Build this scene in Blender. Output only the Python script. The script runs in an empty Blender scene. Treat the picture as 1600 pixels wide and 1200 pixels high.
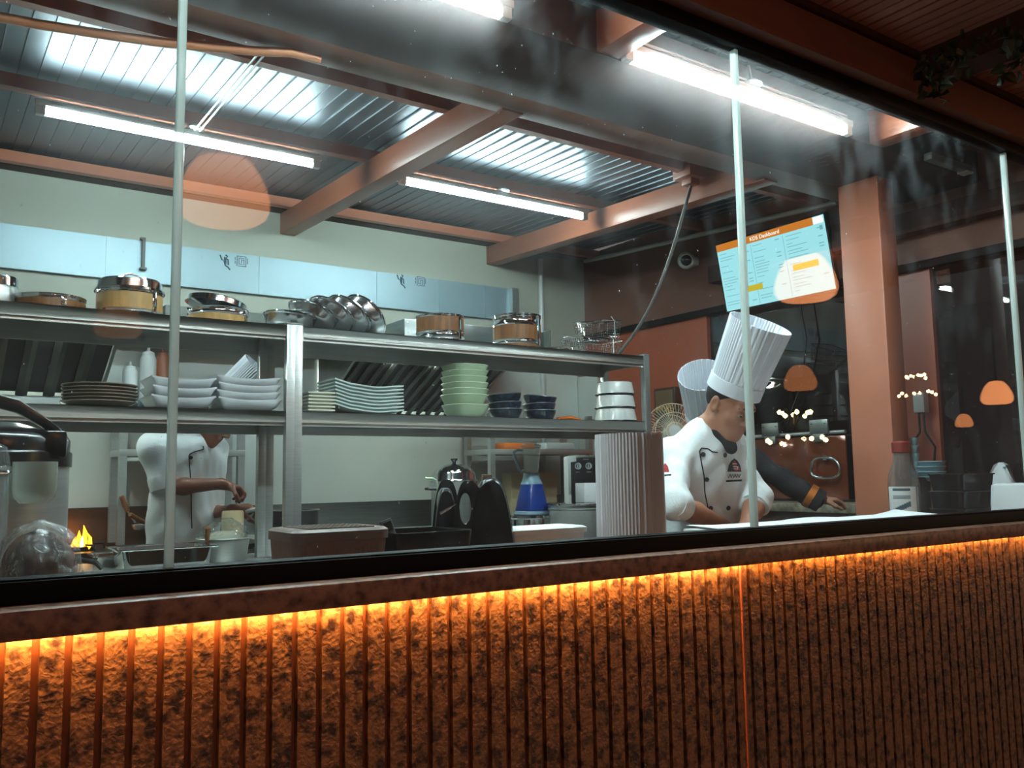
import bpy, bmesh, math, random
import numpy as np
from mathutils import Vector, Matrix
from mathutils.bvhtree import BVHTree
PI = math.pi
random.seed(7)
SC = bpy.context.scene
COL = SC.collection
R = math.radians

# ------------------------------------------------------------------ camera (solved from the vanishing points of the facade)
F = 1365.0
CAM = np.array([0.0, -1.7, 1.22])
def _ray(x, y):
    v = np.array([x - 800.0, y - 600.0, F]); return v / np.linalg.norm(v)
_rx = _ray(2805, 712)
_up = _ray(540, -12800)
_up = _up - _rx * np.dot(_up, _rx); _up /= np.linalg.norm(_up)
_yy = np.cross(_up, _rx)
if _yy[2] < 0: _yy = -_yy
MW = np.array([_rx, _yy, _up])            # rows: world axes in camera axes (x right, y down, z forward)
def wray(px, py): return MW @ np.array([px - 800.0, py - 600.0, F]) / F
def at(px, py, Y=None, X=None, Z=None):
    d = wray(px, py)
    if Y is not None: t = (Y - CAM[1]) / d[1]
    elif X is not None: t = (X - CAM[0]) / d[0]
    else: t = (Z - CAM[2]) / d[2]
    return Vector(CAM + t * d)
def pj(p):
    c = (np.array(p) - CAM) @ MW
    return 800 + F * c[0] / c[2], 600 + F * c[1] / c[2], c[2]
def atx(px, Y, z):
    """X of the point at depth Y and height z that stands in picture column px"""
    x = at(px, 650, Y=Y).x
    for _ in range(3):
        x = at(px, pj((x, Y, z))[1], Y=Y).x
    return x
def mpp(px, Y, z=1.3): return pj((atx(px, Y, z), Y, z))[2] / F

cd = bpy.data.cameras.new('camera'); cam = bpy.data.objects.new('camera', cd); COL.objects.link(cam)
cd.sensor_width = 36; cd.lens = 36 * F / 1600; cd.clip_start = 0.02
right, down, fwd = Vector(MW[:, 0]), Vector(MW[:, 1]), Vector(MW[:, 2])
m3 = Matrix((right, -down, -fwd)).transposed()
cam.matrix_world = Matrix.Translation(Vector(CAM)) @ m3.to_4x4()
SC.camera = cam

# ------------------------------------------------------------------ materials
def lin(c):
    return tuple(((v / 255) / 12.92 if v / 255 <= 0.04045 else ((v / 255 + 0.055) / 1.055) ** 2.4) for v in c) + (1.0,)
def mat(name, col, rough=0.5, metal=0.0, var=0.0, scale=8.0, bump=0.0, bscale=40.0, stretch=(1, 1, 1), spec=0.5, col2=None, thr=None,
        emit=None, estr=0.0, coat=0.0, sss=0.0, detail=4.0):
    m = bpy.data.materials.new(name); m.use_nodes = True
    nt = m.node_tree; N = nt.nodes; L = nt.links
    b = N['Principled BSDF']
    b.inputs['Base Color'].default_value = lin(col)
    b.inputs['Roughness'].default_value = rough
    b.inputs['Metallic'].default_value = metal
    b.inputs['Specular IOR Level'].default_value = spec
    b.inputs['Coat Weight'].default_value = coat; b.inputs['Coat Roughness'].default_value = .06
    if sss: b.inputs['Subsurface Weight'].default_value = sss; b.inputs['Subsurface Radius'].default_value = (.01, .004, .002)
    tc = N.new('ShaderNodeTexCoord'); mp = N.new('ShaderNodeMapping'); mp.inputs['Scale'].default_value = stretch
    L.new(tc.outputs['Object'], mp.inputs['Vector'])
    if var or col2:
        n = N.new('ShaderNodeTexNoise'); n.inputs['Scale'].default_value = scale; n.inputs['Detail'].default_value = detail
        L.new(mp.outputs['Vector'], n.inputs['Vector'])
        cr = N.new('ShaderNodeValToRGB')
        c1 = lin(col); c2 = lin(col2) if col2 else tuple(x * (1 - var) for x in c1[:3]) + (1,)
        if thr: cr.color_ramp.elements[0].position, cr.color_ramp.elements[1].position = thr
        else: cr.color_ramp.elements[0].position, cr.color_ramp.elements[1].position = .3, .7
        cr.color_ramp.elements[0].color = c2; cr.color_ramp.elements[1].color = c1
        L.new(n.outputs['Fac'], cr.inputs['Fac']); L.new(cr.outputs['Color'], b.inputs['Base Color'])
    if bump:
        n2 = N.new('ShaderNodeTexNoise'); n2.inputs['Scale'].default_value = bscale; n2.inputs['Detail'].default_value = 3
        L.new(mp.outputs['Vector'], n2.inputs['Vector'])
        bp = N.new('ShaderNodeBump'); bp.inputs['Strength'].default_value = bump; bp.inputs['Distance'].default_value = .01
        L.new(n2.outputs['Fac'], bp.inputs['Height']); L.new(bp.outputs['Normal'], b.inputs['Normal'])
    if emit is not None:
        b.inputs['Emission Color'].default_value = lin(emit); b.inputs['Emission Strength'].default_value = estr
    return m
def steel(name, col=(176, 180, 178), rough=.28, stretch=(1, 1, 30), bump=.06):
    return mat(name, col, rough, 1.0, var=.18, scale=6, bump=bump, bscale=14, stretch=stretch)
def clear(name, tint=(255, 255, 255), ior=1.5, gl_rough=.02, dust=0.0, body=0.0, bodycol=(200, 210, 210), haze=0.0, wrinkle=0.0, wscale=20):
    """thin clear sheet: see-through + fresnel reflection, optional dust, milky body and a faint scattering film"""
    m = bpy.data.materials.new(name); m.use_nodes = True
    nt = m.node_tree; N = nt.nodes; L = nt.links
    N.remove(N['Principled BSDF']); out = N['Material Output']
    tr = N.new('ShaderNodeBsdfTransparent'); tr.inputs['Color'].default_value = lin(tint)
    last = tr.outputs[0]
    def mix(fac, a, bsh):
        x = N.new('ShaderNodeMixShader')
        if isinstance(fac, float): x.inputs[0].default_value = fac
        else: L.new(fac, x.inputs[0])
        L.new(a, x.inputs[1]); L.new(bsh, x.inputs[2]); return x.outputs[0]
    if haze:
        rf = N.new('ShaderNodeBsdfRefraction'); rf.inputs['IOR'].default_value = 1.12; rf.inputs['Roughness'].default_value = .75
        last = mix(haze, last, rf.outputs[0])
    if body:
        df = N.new('ShaderNodeBsdfDiffuse'); df.inputs['Color'].default_value = lin(bodycol)
        tl = N.new('ShaderNodeBsdfTranslucent'); tl.inputs['Color'].default_value = lin(bodycol)
        last = mix(body, last, mix(.5, df.outputs[0], tl.outputs[0]))
    if dust:
        tc = N.new('ShaderNodeTexCoord')
        def speck(scale, lo, hi, stretch):
            mp = N.new('ShaderNodeMapping'); mp.inputs['Scale'].default_value = stretch; L.new(tc.outputs['Object'], mp.inputs['Vector'])
            n = N.new('ShaderNodeTexNoise'); n.inputs['Scale'].default_value = scale; n.inputs['Detail'].default_value = 3; L.new(mp.outputs['Vector'], n.inputs['Vector'])
            r = N.new('ShaderNodeMapRange'); r.inputs[1].default_value = lo; r.inputs[2].default_value = hi; L.new(n.outputs['Fac'], r.inputs[0]); return r.outputs[0]
        a = speck(150, .745, .785, (1.2, 1, .5)); b_ = speck(7, .50, .85, (1.2, 1, .6))
        mul = N.new('ShaderNodeMath'); mul.operation = 'MULTIPLY'; mul.inputs[1].default_value = .03; L.new(b_, mul.inputs[0])
        mu2 = N.new('ShaderNodeMath'); mu2.operation = 'MULTIPLY'; mu2.inputs[1].default_value = .75; L.new(a, mu2.inputs[0])
        ad = N.new('ShaderNodeMath'); ad.operation = 'MAXIMUM'; L.new(mul.outputs[0], ad.inputs[0]); L.new(mu2.outputs[0], ad.inputs[1])
        ml = N.new('ShaderNodeMath'); ml.operation = 'MULTIPLY_ADD'; ml.inputs[1].default_value = dust; ml.inputs[2].default_value = .001; L.new(ad.outputs[0], ml.inputs[0])
        tl = N.new('ShaderNodeBsdfTranslucent'); tl.inputs['Color'].default_value = (.85, .9, .92, 1)
        last = mix(ml.outputs[0], last, tl.outputs[0])
    gl = N.new('ShaderNodeBsdfGlossy'); gl.inputs['Roughness'].default_value = gl_rough
    fr = N.new('ShaderNodeFresnel'); ge = N.new('ShaderNodeNewGeometry')
    io = N.new('ShaderNodeMapRange'); io.inputs[3].default_value = ior; io.inputs[4].default_value = 1 / ior   # same reflection from both faces
    L.new(ge.outputs['Backfacing'], io.inputs[0]); L.new(io.outputs[0], fr.inputs['IOR'])
    if wrinkle:
        tc = N.new('ShaderNodeTexCoord'); n2 = N.new('ShaderNodeTexNoise'); n2.inputs['Scale'].default_value = wscale; n2.inputs['Detail'].default_value = 4; n2.inputs['Distortion'].default_value = 1.2
        L.new(tc.outputs['Object'], n2.inputs['Vector'])
        bp = N.new('ShaderNodeBump'); bp.inputs['Strength'].default_value = wrinkle; bp.inputs['Distance'].default_value = .03
        L.new(n2.outputs['Fac'], bp.inputs['Height']); L.new(bp.outputs['Normal'], gl.inputs['Normal']); L.new(bp.outputs['Normal'], fr.inputs['Normal'])
    last = mix(fr.outputs[0], last, gl.outputs[0])
    L.new(last, out.inputs['Surface'])
    return m
def glow(name, col, strength):
    m = bpy.data.materials.new(name); m.use_nodes = True
    nt = m.node_tree; N = nt.nodes; N.remove(N['Principled BSDF'])
    e = N.new('ShaderNodeEmission'); e.inputs[0].default_value = lin(col); e.inputs[1].default_value = strength
    nt.links.new(e.outputs[0], N['Material Output'].inputs['Surface']); return m

M = dict(
    cream=mat('cream_paint', (178, 180, 166), .6, var=.06, scale=2),
    tile=mat('glossy_white_wall_panel', (218, 224, 218), .22, var=.05, scale=2),
    foil=mat('foil_covered_steel', (150, 172, 180), .42, .35, var=.06, scale=3, bump=.1, bscale=6),
    orange=mat('orange_brown_paint', (172, 104, 78), .38, var=.12, scale=3, spec=.45),
    brown=mat('brown_paint', (126, 86, 72), .5, var=.15, scale=3, spec=.3),
    dkbrown=mat('dark_brown_paint', (70, 48, 42), .6, var=.15, scale=3, spec=.12),
    redwall=mat('orange_wall_paint', (178, 88, 58), .35, var=.1, scale=2),
    roof=steel('galvanised_roof_sheet', (104, 110, 116), .42, (1, .3, 1), .05),
    steel=mat('brushed_stainless', (188, 192, 190), .34, .75, var=.14, scale=6, bump=.05, bscale=14, stretch=(1, 1, 30)),
    steelx=mat('brushed_stainless_sideways', (192, 196, 192), .36, .7, var=.12, scale=6, bump=.05, bscale=14, stretch=(.4, 30, 30)),
    dksteel=steel('smoked_steel', (120, 122, 120), .35, (1, 1, 20)),
    chrome=mat('polished_steel', (205, 208, 210), .08, 1.0),
    baffle=mat('greasy_baffle_steel', (92, 92, 88), .38, .9, var=.3, scale=5),
    hood=steel('hood_steel', (158, 164, 162), .33, (1, 1, 8)),
    greypaint=mat('grey_painted_metal', (92, 96, 90), .5, var=.1, scale=3),
    black=mat('black_plastic', (10, 10, 11), .24, var=.2, scale=10),
    blackm=mat('matt_black', (16, 16, 17), .5, var=.2, scale=12),
    frame=mat('black_powder_coat', (9, 8, 8), .5, var=.2, scale=12, spec=.15),
    white=mat('white_glaze', (226, 230, 228), .18, var=.03, scale=5),
    whitep=mat('white_plastic', (214, 218, 216), .35, var=.04, scale=5),
    paper=mat('white_paper', (222, 224, 226), .75, var=.05, scale=9),
    hat=mat('white_paper_hat', (226, 230, 238), .8, var=.04, scale=12),
    cloth=mat('white_cotton', (222, 226, 228), .85, var=.05, scale=20, bump=.15, bscale=120),
    blackcloth=mat('black_cotton', (11, 12, 14), .8, var=.3, scale=16, bump=.15, bscale=120),
    piping=mat('black_piping', (18, 18, 24), .6, var=.1),
    skin=mat('warm_skin', (172, 116, 88), .5, var=.1, scale=14, sss=.06),
    skin2=mat('brown_skin', (140, 88, 66), .5, var=.12, scale=14, sss=.05),
    hair=mat('black_hair', (18, 15, 14), .45, var=.3, scale=60, stretch=(1, 1, .2)),
    eyewhite=mat('eye_white', (150, 138, 130), .3, var=.05),
    dark=mat('dark_iris', (20, 14, 12), .2, var=.1),
    lip=mat('lip_skin', (132, 74, 62), .5, var=.1),
    brownglaze=mat('brown_glazed_stoneware', (132, 122, 108), .22, var=.2, scale=12),
    whitesq=mat('white_porcelain', (212, 218, 222), .2, var=.04, scale=6),
    creamg=mat('cream_porcelain', (214, 214, 196), .25, var=.05, scale=6),
    greyg=mat('pale_grey_porcelain', (190, 206, 202), .22, var=.05, scale=6),
    green=mat('pale_green_glaze', (186, 208, 176), .25, var=.05, scale=6),
    blue=mat('dark_blue_reactive_glaze', (38, 52, 74), .3, col2=(16, 20, 26), scale=40, thr=(.4, .6)),
    rimblue=mat('worn_rim_glaze', (92, 100, 108), .3, var=.2, scale=30),
    wood=mat('pale_bamboo_slats', (206, 160, 96), .5, var=.25, scale=10, stretch=(6, 6, .6)),
    woodd=mat('dark_wood_slats', (150, 96, 50), .5, var=.5, scale=12, stretch=(6, 6, .5)),
    bluep=mat('blue_enamel', (22, 58, 142), .3, var=.1),
    bluegrey=mat('blue_grey_plastic', (128, 160, 178), .35, var=.05),
    warmsteel=mat('brownish_steel', (132, 104, 86), .35, .85, var=.3, scale=5),  # steel with a brownish base colour, for the stove splashback
    joint=clear('polished_pane_joint', (232, 240, 238), ior=1.5, gl_rough=.15, body=.75, bodycol=(236, 244, 240)),
    chbulb=glow('chandelier_bulb_glow', (255, 206, 120), 50.0),
    alu=mat('satin_aluminium', (206, 212, 208), .35, .55, var=.05, scale=4),
    fanwire=mat('cream_fan_wire', (224, 206, 178), .4, .2, var=.05),
    satin=mat('satin_steel_pan', (196, 200, 202), .2, 1.0, var=.1, scale=3),
    hoodfill=glow('added_hood_lamp_glow', (240, 255, 246), 85.0),  # glow of the lamps added under the hoods
    smoke=clear('blender_jug_plastic', (250, 252, 251), body=.07, bodycol=(224, 230, 226)),
    greywicker=mat('brown_woven_plastic', (112, 86, 72), .5, var=.25, scale=60),
    wickerlid=mat('taupe_plastic_lid', (104, 86, 76), .4, var=.1, scale=6),
    phone=mat('grey_phone_back', (92, 100, 110), .3, var=.1),
    toquegrey=mat('grey_pleated_paper', (196, 190, 192), .8, var=.06, scale=30),  # pale grey paper of the standing hat
    bronze=mat('bronze_tinted_glass', (120, 58, 30), .07, .35, var=.15, scale=2, spec=.8),
    marble=mat('grey_veined_marble', (150, 142, 120), .3, col2=(96, 90, 76), scale=26, thr=(.35, .65)),
    copper=mat('copper_satin', (214, 130, 62), .3, .6, var=.1),
    granite=mat('brown_granite', (158, 118, 98), .35, col2=(84, 58, 48), scale=42, thr=(.3, .62), detail=8),
    red=mat('red_cap_plastic', (120, 34, 24), .4, var=.1),
    teal=mat('pale_blue_melamine', (150, 188, 198), .35, var=.05),
    orangep=mat('orange_card', (236, 120, 30), .5, var=.1),
    card=mat('beige_card', (196, 178, 140), .7, var=.1),
    wooddk=mat('dark_wood_frame', (74, 44, 24), .5, var=.3, scale=20),
    plaque=mat('olive_brown_board', (112, 92, 66), .5, var=.12, scale=18),
    gold=mat('gold_lettering', (226, 178, 62), .4, var=.05),
    ink=mat('grey_ink', (70, 92, 104), .6, var=.1),
    redemb=mat('red_embroidery', (168, 42, 46), .8, var=.1),
    blackemb=mat('black_embroidery', (24, 20, 24), .8, var=.1),
    cable=mat('grey_cable', (108, 104, 100), .5, var=.1),
    pipeo=mat('orange_conduit', (206, 138, 98), .4, var=.08),
    bundle=mat('brown_cloth_bundle', (112, 72, 48), .8, col2=(44, 28, 22), scale=7, thr=(.35, .65)),
    leaf=mat('dark_leaf', (44, 60, 30), .5, var=.4, scale=12),
    soffit=mat('reddish_wood_soffit', (178, 122, 106), .5, var=.2, scale=6, stretch=(8, .5, 1)),
    dirt=mat('dark_floor', (70, 62, 56), .5, var=.2, scale=3),
    terrace=mat('terrace_tiles', (120, 98, 84), .6, var=.2, scale=3),
    film=clear('cling_film', (255, 255, 255), ior=1.6, gl_rough=.16, wrinkle=1.0, wscale=34, body=.06),
    bag=clear('clear_plastic_bag', (250, 252, 250), ior=1.5, gl_rough=.1, wrinkle=1.0, wscale=30, body=.1),
    clearp=clear('clear_plastic', (250, 252, 252), ior=1.5, body=.12, bodycol=(190, 196, 196)),
    frost=clear('frosted_cup', (236, 240, 236), ior=1.45, gl_rough=.25, body=.45, bodycol=(205, 208, 200)),
    dirtyglass=clear('dirty_window_glass', (248, 252, 250), ior=1.34, gl_rough=.004, dust=.55, haze=.006),
    wallglass=clear('tinted_window_glass', (120, 110, 104), ior=1.7, gl_rough=.01),
    tube=glow('tube_glow', (226, 250, 255), 46.0),
    tubeb=glow('bright_tube_glow', (226, 250, 255), 125.0),
    led=glow('led_warm_glow', (255, 178, 100), 44.0),
    leddim=glow('led_dim_glow', (255, 172, 88), 20.0),
    flame=glow('flame_glow', (255, 150, 30), 2.2),
    flamec=glow('flame_core_glow', (255, 226, 130), 4.0),
    shade=glow('lampshade_glow', (255, 158, 100), 3.4),
    bulb=glow('bulb_glow', (255, 214, 150), 12.0),
    scr=glow('screen_glow', (160, 222, 232), .40),
    scro=glow('screen_orange_glow', (200, 118, 40), .40),
    scry=glow('screen_yellow_glow', (196, 176, 50), .40),
    scrw=glow('screen_white_glow', (250, 250, 245), .48),
    scrd=glow('screen_dark_glow', (118, 172, 184), .38),
)

# ------------------------------------------------------------------ mesh builder
class MB:
    def __init__(s): s.v = []; s.f = []; s.T = Matrix()
    def add(s, v, f):
        o = len(s.v); s.v += [s.T @ Vector(p) for p in v]; s.f += [[i + o for i in q] for q in f]; return s
    def box(s, x0, x1, y0, y1, z0, z1):
        if x0 > x1: x0, x1 = x1, x0
        if y0 > y1: y0, y1 = y1, y0
        if z0 > z1: z0, z1 = z1, z0
        v = [(x, y, z) for x in (x0, x1) for y in (y0, y1) for z in (z0, z1)]
        return s.add(v, [(0, 1, 3, 2), (4, 6, 7, 5), (0, 4, 5, 1), (2, 3, 7, 6), (0, 2, 6, 4), (1, 5, 7, 3)])
    def lathe(s, prof, c=(0, 0, 0), n=40, sx=1, sy=1, fn=None, closed=False):
        v = []; f = []; k = len(prof)
        for i in range(n):
            a = 2 * PI * i / n
            for (r, z) in prof:
                rr = r if fn is None else fn(r, z, a)
                v.append((c[0] + rr * math.cos(a) * sx, c[1] + rr * math.sin(a) * sy, c[2] + z))
        for i in range(n):
            j = (i + 1) % n
            for q in range(k - 1 if not closed else k):
                w = (q + 1) % k
                if prof[q][0] == 0 and prof[w][0] == 0: continue
                f.append((i * k + q, j * k + q, j * k + w, i * k + w))
        s.add(v, f); return s
    def tube(s, pts, r, n=8, closed=False, caps=True):
        pts = [Vector(p) for p in pts]; m = len(pts); v = []; f = []
        rs = r if isinstance(r, (list, tuple)) else [r] * m
        up = None
        for i, p in enumerate(pts):
            if closed: t = pts[(i + 1) % m] - pts[i - 1]
            else: t = pts[min(i + 1, m - 1)] - pts[max(i - 1, 0)]
            t.normalize()
            if up is None:
                up = Vector((0, 0, 1)) if abs(t.z) < .9 else Vector((1, 0, 0))
            up = (up - t * up.dot(t)).normalized(); sd = t.cross(up)
            for k in range(n):
                a = 2 * PI * (k + .5) / n
                v.append(p + (up * math.cos(a) + sd * math.sin(a)) * rs[i])
        for i in range(m if closed else m - 1):
            j = (i + 1) % m
            for k in range(n):
                q = (k + 1) % n; f.append((i * n + k, i * n + q, j * n + q, j * n + k))
        if caps and not closed:
            f.append(tuple(range(n - 1, -1, -1))); f.append(tuple((m - 1) * n + k for k in range(n)))
        return s.add(v, f)
    def prism(s, poly, a, b, ax='Y'):
        n = len(poly)
        def mk(p, t): return {'Y': (p[0], t, p[1]), 'X': (t, p[0], p[1]), 'Z': (p[0], p[1], t)}[ax]
        v = [mk(p, a) for p in poly] + [mk(p, b) for p in poly]
        f = [tuple(range(n)), tuple(range(2 * n - 1, n - 1, -1))] + [(i, (i + 1) % n, (i + 1) % n + n, i + n) for i in range(n)]
        return s.add(v, f)
    def loft(s, rings, cap=True, closed=True):
        n = len(rings[0]); v = [p for r in rings for p in r]; f = []
        for i in range(len(rings) - 1):
            for k in range(n if closed else n - 1):
                q = (k + 1) % n; f.append((i * n + k, i * n + q, (i + 1) * n + q, (i + 1) * n + k))
        if cap: f.append(tuple(range(n - 1, -1, -1))); f.append(tuple((len(rings) - 1) * n + k for k in range(n)))
        return s.add(v, f)
    def sheet(s, fn, nu, nv, th):
        """surface fn(u,v) given thickness th along -normal(approx +z offset)"""
        v = []; f = []
        for lay in (0, 1):
            for i in range(nu + 1):
                for j in range(nv + 1):
                    p = Vector(fn(i / nu, j / nv)); v.append(p - Vector((0, 0, th)) * lay)
        w = nv + 1; o = (nu + 1) * w
        for i in range(nu):
            for j in range(nv):
                a = i * w + j; f.append((a, a + w, a + w + 1, a + 1)); f.append((o + a, o + a + 1, o + a + w + 1, o + a + w))
        for i in range(nu):
            a = i * w; f.append((a, o + a, o + a + w, a + w)); a = i * w + nv; f.append((a, a + w, o + a + w, o + a))
        for j in range(nv):
            a = j; f.append((a, a + 1, o + a + 1, o + a)); a = nu * w + j; f.append((a, o + a, o + a + 1, a + 1))
        return s.add(v, f)
    def build(s, name, m, parent=None, smooth=38, bevel=0.0, seg=2, label=None, wash=True):
        me = bpy.data.meshes.new(name)
        off = Vector((0, 0, 0)); q = parent
        while q is not None: off += q.location; q = q.parent
        me.from_pydata([p - off for p in s.v], [], s.f)
        bm = bmesh.new(); bm.from_mesh(me)
        bmesh.ops.remove_doubles(bm, verts=bm.verts, dist=1e-6)
        if bevel:
            ed = [e for e in bm.edges if len(e.link_faces) == 2 and e.calc_face_angle(0) > .6]
            bmesh.ops.bevel(bm, geom=ed, offset=bevel, segments=seg, affect='EDGES', profile=.5, clamp_overlap=True)
        bmesh.ops.recalc_face_normals(bm, faces=bm.faces)
        bm.to_mesh(me); bm.free()
        if smooth: me.shade_smooth(); me.set_sharp_from_angle(angle=R(smooth))
        me.materials.append(M[m] if isinstance(m, str) else m)
        o = bpy.data.objects.new(name, me); COL.objects.link(o)
        if parent is not None: o.parent = parent
        if label: o['label'] = label
        return o
def mb(): return MB()
def tag(o, label, cat, group=None):
    o['label'] = label; o['category'] = cat
    if group: o['group'] = group
    return o
def thing(name, label, cat, loc=(0, 0, 0), group=None):
    o = bpy.data.objects.new(name, None); o.empty_display_size = .05; COL.objects.link(o); o.location = loc
    return tag(o, label, cat, group)
def struct(o): o['kind'] = 'structure'; return o
def dup(o, loc, rz=0.0, label=None, rot=None):
    r = o.copy(); COL.objects.link(r); r.location = loc; r.rotation_euler = rot if rot else (0, 0, rz)
    if label: r['label'] = label
    for ch in list(o.children):
        c = ch.copy(); COL.objects.link(c); c.parent = r
        for g in list(ch.children):
            d = g.copy(); COL.objects.link(d); d.parent = c
    return r
def frame_from(u, f):
    u = Vector(u).normalized(); f = Vector(f); f = (f - u * f.dot(u)).normalized(); r = f.cross(u)
    return r, f, u
def rotm(origin, u, f):
    r, f, u = frame_from(u, f)
    return Matrix.Translation(Vector(origin)) @ Matrix((r, f, u)).transposed().to_4x4()   # local x=right y=front z=up
def text(body, size, align='CENTER'):
    c = bpy.data.curves.new('t', 'FONT'); c.body = body; c.size = size; c.align_x = align; c.align_y = 'CENTER'; c.extrude = .0004; c.resolution_u = 3
    o = bpy.data.objects.new('t', c); COL.objects.link(o)
    bpy.context.view_layer.update()
    me = bpy.data.meshes.new_from_object(o.evaluated_get(bpy.context.evaluated_depsgraph_get()))
    v = [tuple(p.co) for p in me.vertices]; f = [tuple(p.vertices) for p in me.polygons]
    bpy.data.objects.remove(o); bpy.data.curves.remove(c); bpy.data.meshes.remove(me)
    return v, f

# ------------------------------------------------------------------ soft-blended solids (for people and cloth)
def smin(a, b, k):
    h = np.clip(.5 + .5 * (b - a) / k, 0, 1); return b + (a - b) * h - k * h * (1 - h)
def solid(prims, h=.006, noise=None):
    lo = np.array([1e9] * 3); hi = -lo
    for p in prims:
        if p[0] == 'c':
            rr = max(p[3], p[4])
            for q in (p[1], p[2]): lo = np.minimum(lo, np.array(q) - rr); hi = np.maximum(hi, np.array(q) + rr)
        elif p[0] == 'e':
            rr = max(p[2]); lo = np.minimum(lo, np.array(p[1]) - rr); hi = np.maximum(hi, np.array(p[1]) + rr)
    lo -= 4 * h + .012; hi += 4 * h + .012
    n = np.ceil((hi - lo) / h).astype(int) + 1
    D = np.full(n, .05, np.float32)
    ax = [lo[i] + h * np.arange(n[i]) for i in range(3)]
    def region(c0, c1, pad):
        a = [max(0, int((c0[i] - pad - lo[i]) / h)) for i in range(3)]; b = [min(n[i], int((c1[i] + pad - lo[i]) / h) + 2) for i in range(3)]
        sl = tuple(slice(a[i], b[i]) for i in range(3))
        G = np.stack(np.meshgrid(*[ax[i][sl[i]] for i in range(3)], indexing='ij'), -1).astype(np.float32)
        return sl, G
    for p in prims:
        if p[0] in ('c', 'cs'):
            A, B = np.array(p[1], float), np.array(p[2], float); ra, rb = p[3], p[4]; k = p[5] if len(p) > 5 else .02
            rr = max(ra, rb); sl, G = region(np.minimum(A, B) - rr, np.maximum(A, B) + rr, .05)
            if min(G.shape) == 0: continue
            ab = B - A; t = np.clip(((G - A) @ ab) / max(ab @ ab, 1e-9), 0, 1)
            d = np.linalg.norm(G - A - t[..., None] * ab, axis=-1) - (ra + (rb - ra) * t)
        elif p[0] in ('e', 'es'):
            c, rad = np.array(p[1], float), np.array(p[2], float); Q = p[3] if p[3] is not None else np.eye(3); k = p[4] if len(p) > 4 else .02
            sl, G = region(c - max(rad), c + max(rad), .05)
            if min(G.shape) == 0: continue
            q = (G - c) @ Q; k0 = np.linalg.norm(q / rad, axis=-1); k1 = np.linalg.norm(q / rad ** 2, axis=-1) + 1e-9
            d = k0 * (k0 - 1) / k1
        elif p[0] == 'cut':                      # keep the side where (x-o).n < 0
            o, nn = np.array(p[1], float), np.array(p[2], float)
            G = np.stack(np.meshgrid(*ax, indexing='ij'), -1).astype(np.float32)
            D = np.maximum(D, ((G - o) @ nn).astype(np.float32)); continue
        d = d.astype(np.float32)
        if p[0] in ('cs', 'es'): D[sl] = -smin(-D[sl], d, k)
        else: D[sl] = smin(D[sl], d, k)
    if noise is not None:
        G = np.stack(np.meshgrid(*ax, indexing='ij'), -1).astype(np.float32); D = D + noise(G).astype(np.float32)
    S = D < 0
    cells = tuple(np.array(D.shape) - 1)
    cnt = np.zeros(cells, np.int8); cor = {}
    for i in (0, 1):
        for j in (0, 1):
            for kk in (0, 1):
                sl = (slice(i, i + cells[0]), slice(j, j + cells[1]), slice(kk, kk + cells[2])); cnt += S[sl]; cor[i, j, kk] = sl
    act = (cnt > 0) & (cnt < 8); idx = np.full(cells, -1, np.int64); ii = np.argwhere(act); idx[act] = np.arange(len(ii))
    acc = np.zeros((len(ii), 3)); num = np.zeros(len(ii))
    for a in range(3):
        for u in (0, 1):
            for w in (0, 1):
                c0 = [0, 0, 0]; oth = [x for x in range(3) if x != a]; c0[oth[0]] = u; c0[oth[1]] = w; c1 = list(c0); c1[a] = 1
                d0 = D[cor[tuple(c0)]][act]; d1 = D[cor[tuple(c1)]][act]; x = (d0 < 0) != (d1 < 0)
                t = np.where(x, d0 / np.where(x, d0 - d1, 1), 0)
                pt = np.tile(np.array(c0, float), (len(ii), 1)); pt[:, a] = t
                acc[x] += pt[x]; num[x] += 1
    V = lo + h * (ii + acc / num[:, None])
    Fs = []
    for a in range(3):
        b, c = (a + 1) % 3, (a + 2) % 3
        s0 = [slice(None)] * 3; s1 = [slice(None)] * 3; s0[a] = slice(0, -1); s1[a] = slice(1, None)
        X = S[tuple(s0)] != S[tuple(s1)]
        P = np.argwhere(X)
        P = P[(P[:, b] > 0) & (P[:, c] > 0) & (P[:, b] < cells[b]) & (P[:, c] < cells[c])]
        flip = S[tuple(s0)][tuple(P.T)]
        def g(db, dc):
            Q = P.copy(); Q[:, b] += db; Q[:, c] += dc; return idx[tuple(Q.T)]
        q = np.stack([g(-1, -1), g(0, -1), g(0, 0), g(-1, 0)], 1)
        q[~flip] = q[~flip][:, ::-1]
        Fs.append(q)
    Fq = np.concatenate(Fs)
    return V, Fq
def solid_obj(name, prims, m, parent, h=.006, noise=None, relax=1):
    V, Fq = solid(prims, h, noise)
    off = Vector((0, 0, 0)); q = parent
    while q is not None: off += q.location; q = q.parent
    me = bpy.data.meshes.new(name)
    me.from_pydata((V - np.array(off)).tolist(), [], Fq.tolist())
    if relax:
        bm = bmesh.new(); bm.from_mesh(me)
        for _ in range(relax): bmesh.ops.smooth_vert(bm, verts=bm.verts, factor=.5, use_axis_x=True, use_axis_y=True, use_axis_z=True)
        bm.to_mesh(me); bm.free()
    me.shade_smooth(); me.materials.append(M[m])
    o = bpy.data.objects.new(name, me); COL.objects.link(o); o.parent = parent
    bvh = BVHTree.FromPolygons([Vector(v) for v in V], [tuple(x) for x in Fq])
    return o, bvh

# ================================================================== THE SETTING
ZC = .97                                   # worktop inside the panes
ZS = 1.02                                  # outer slab top
XR = 4.34; YB = 3.60; XL = -1.3            # kitchen walls
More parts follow.
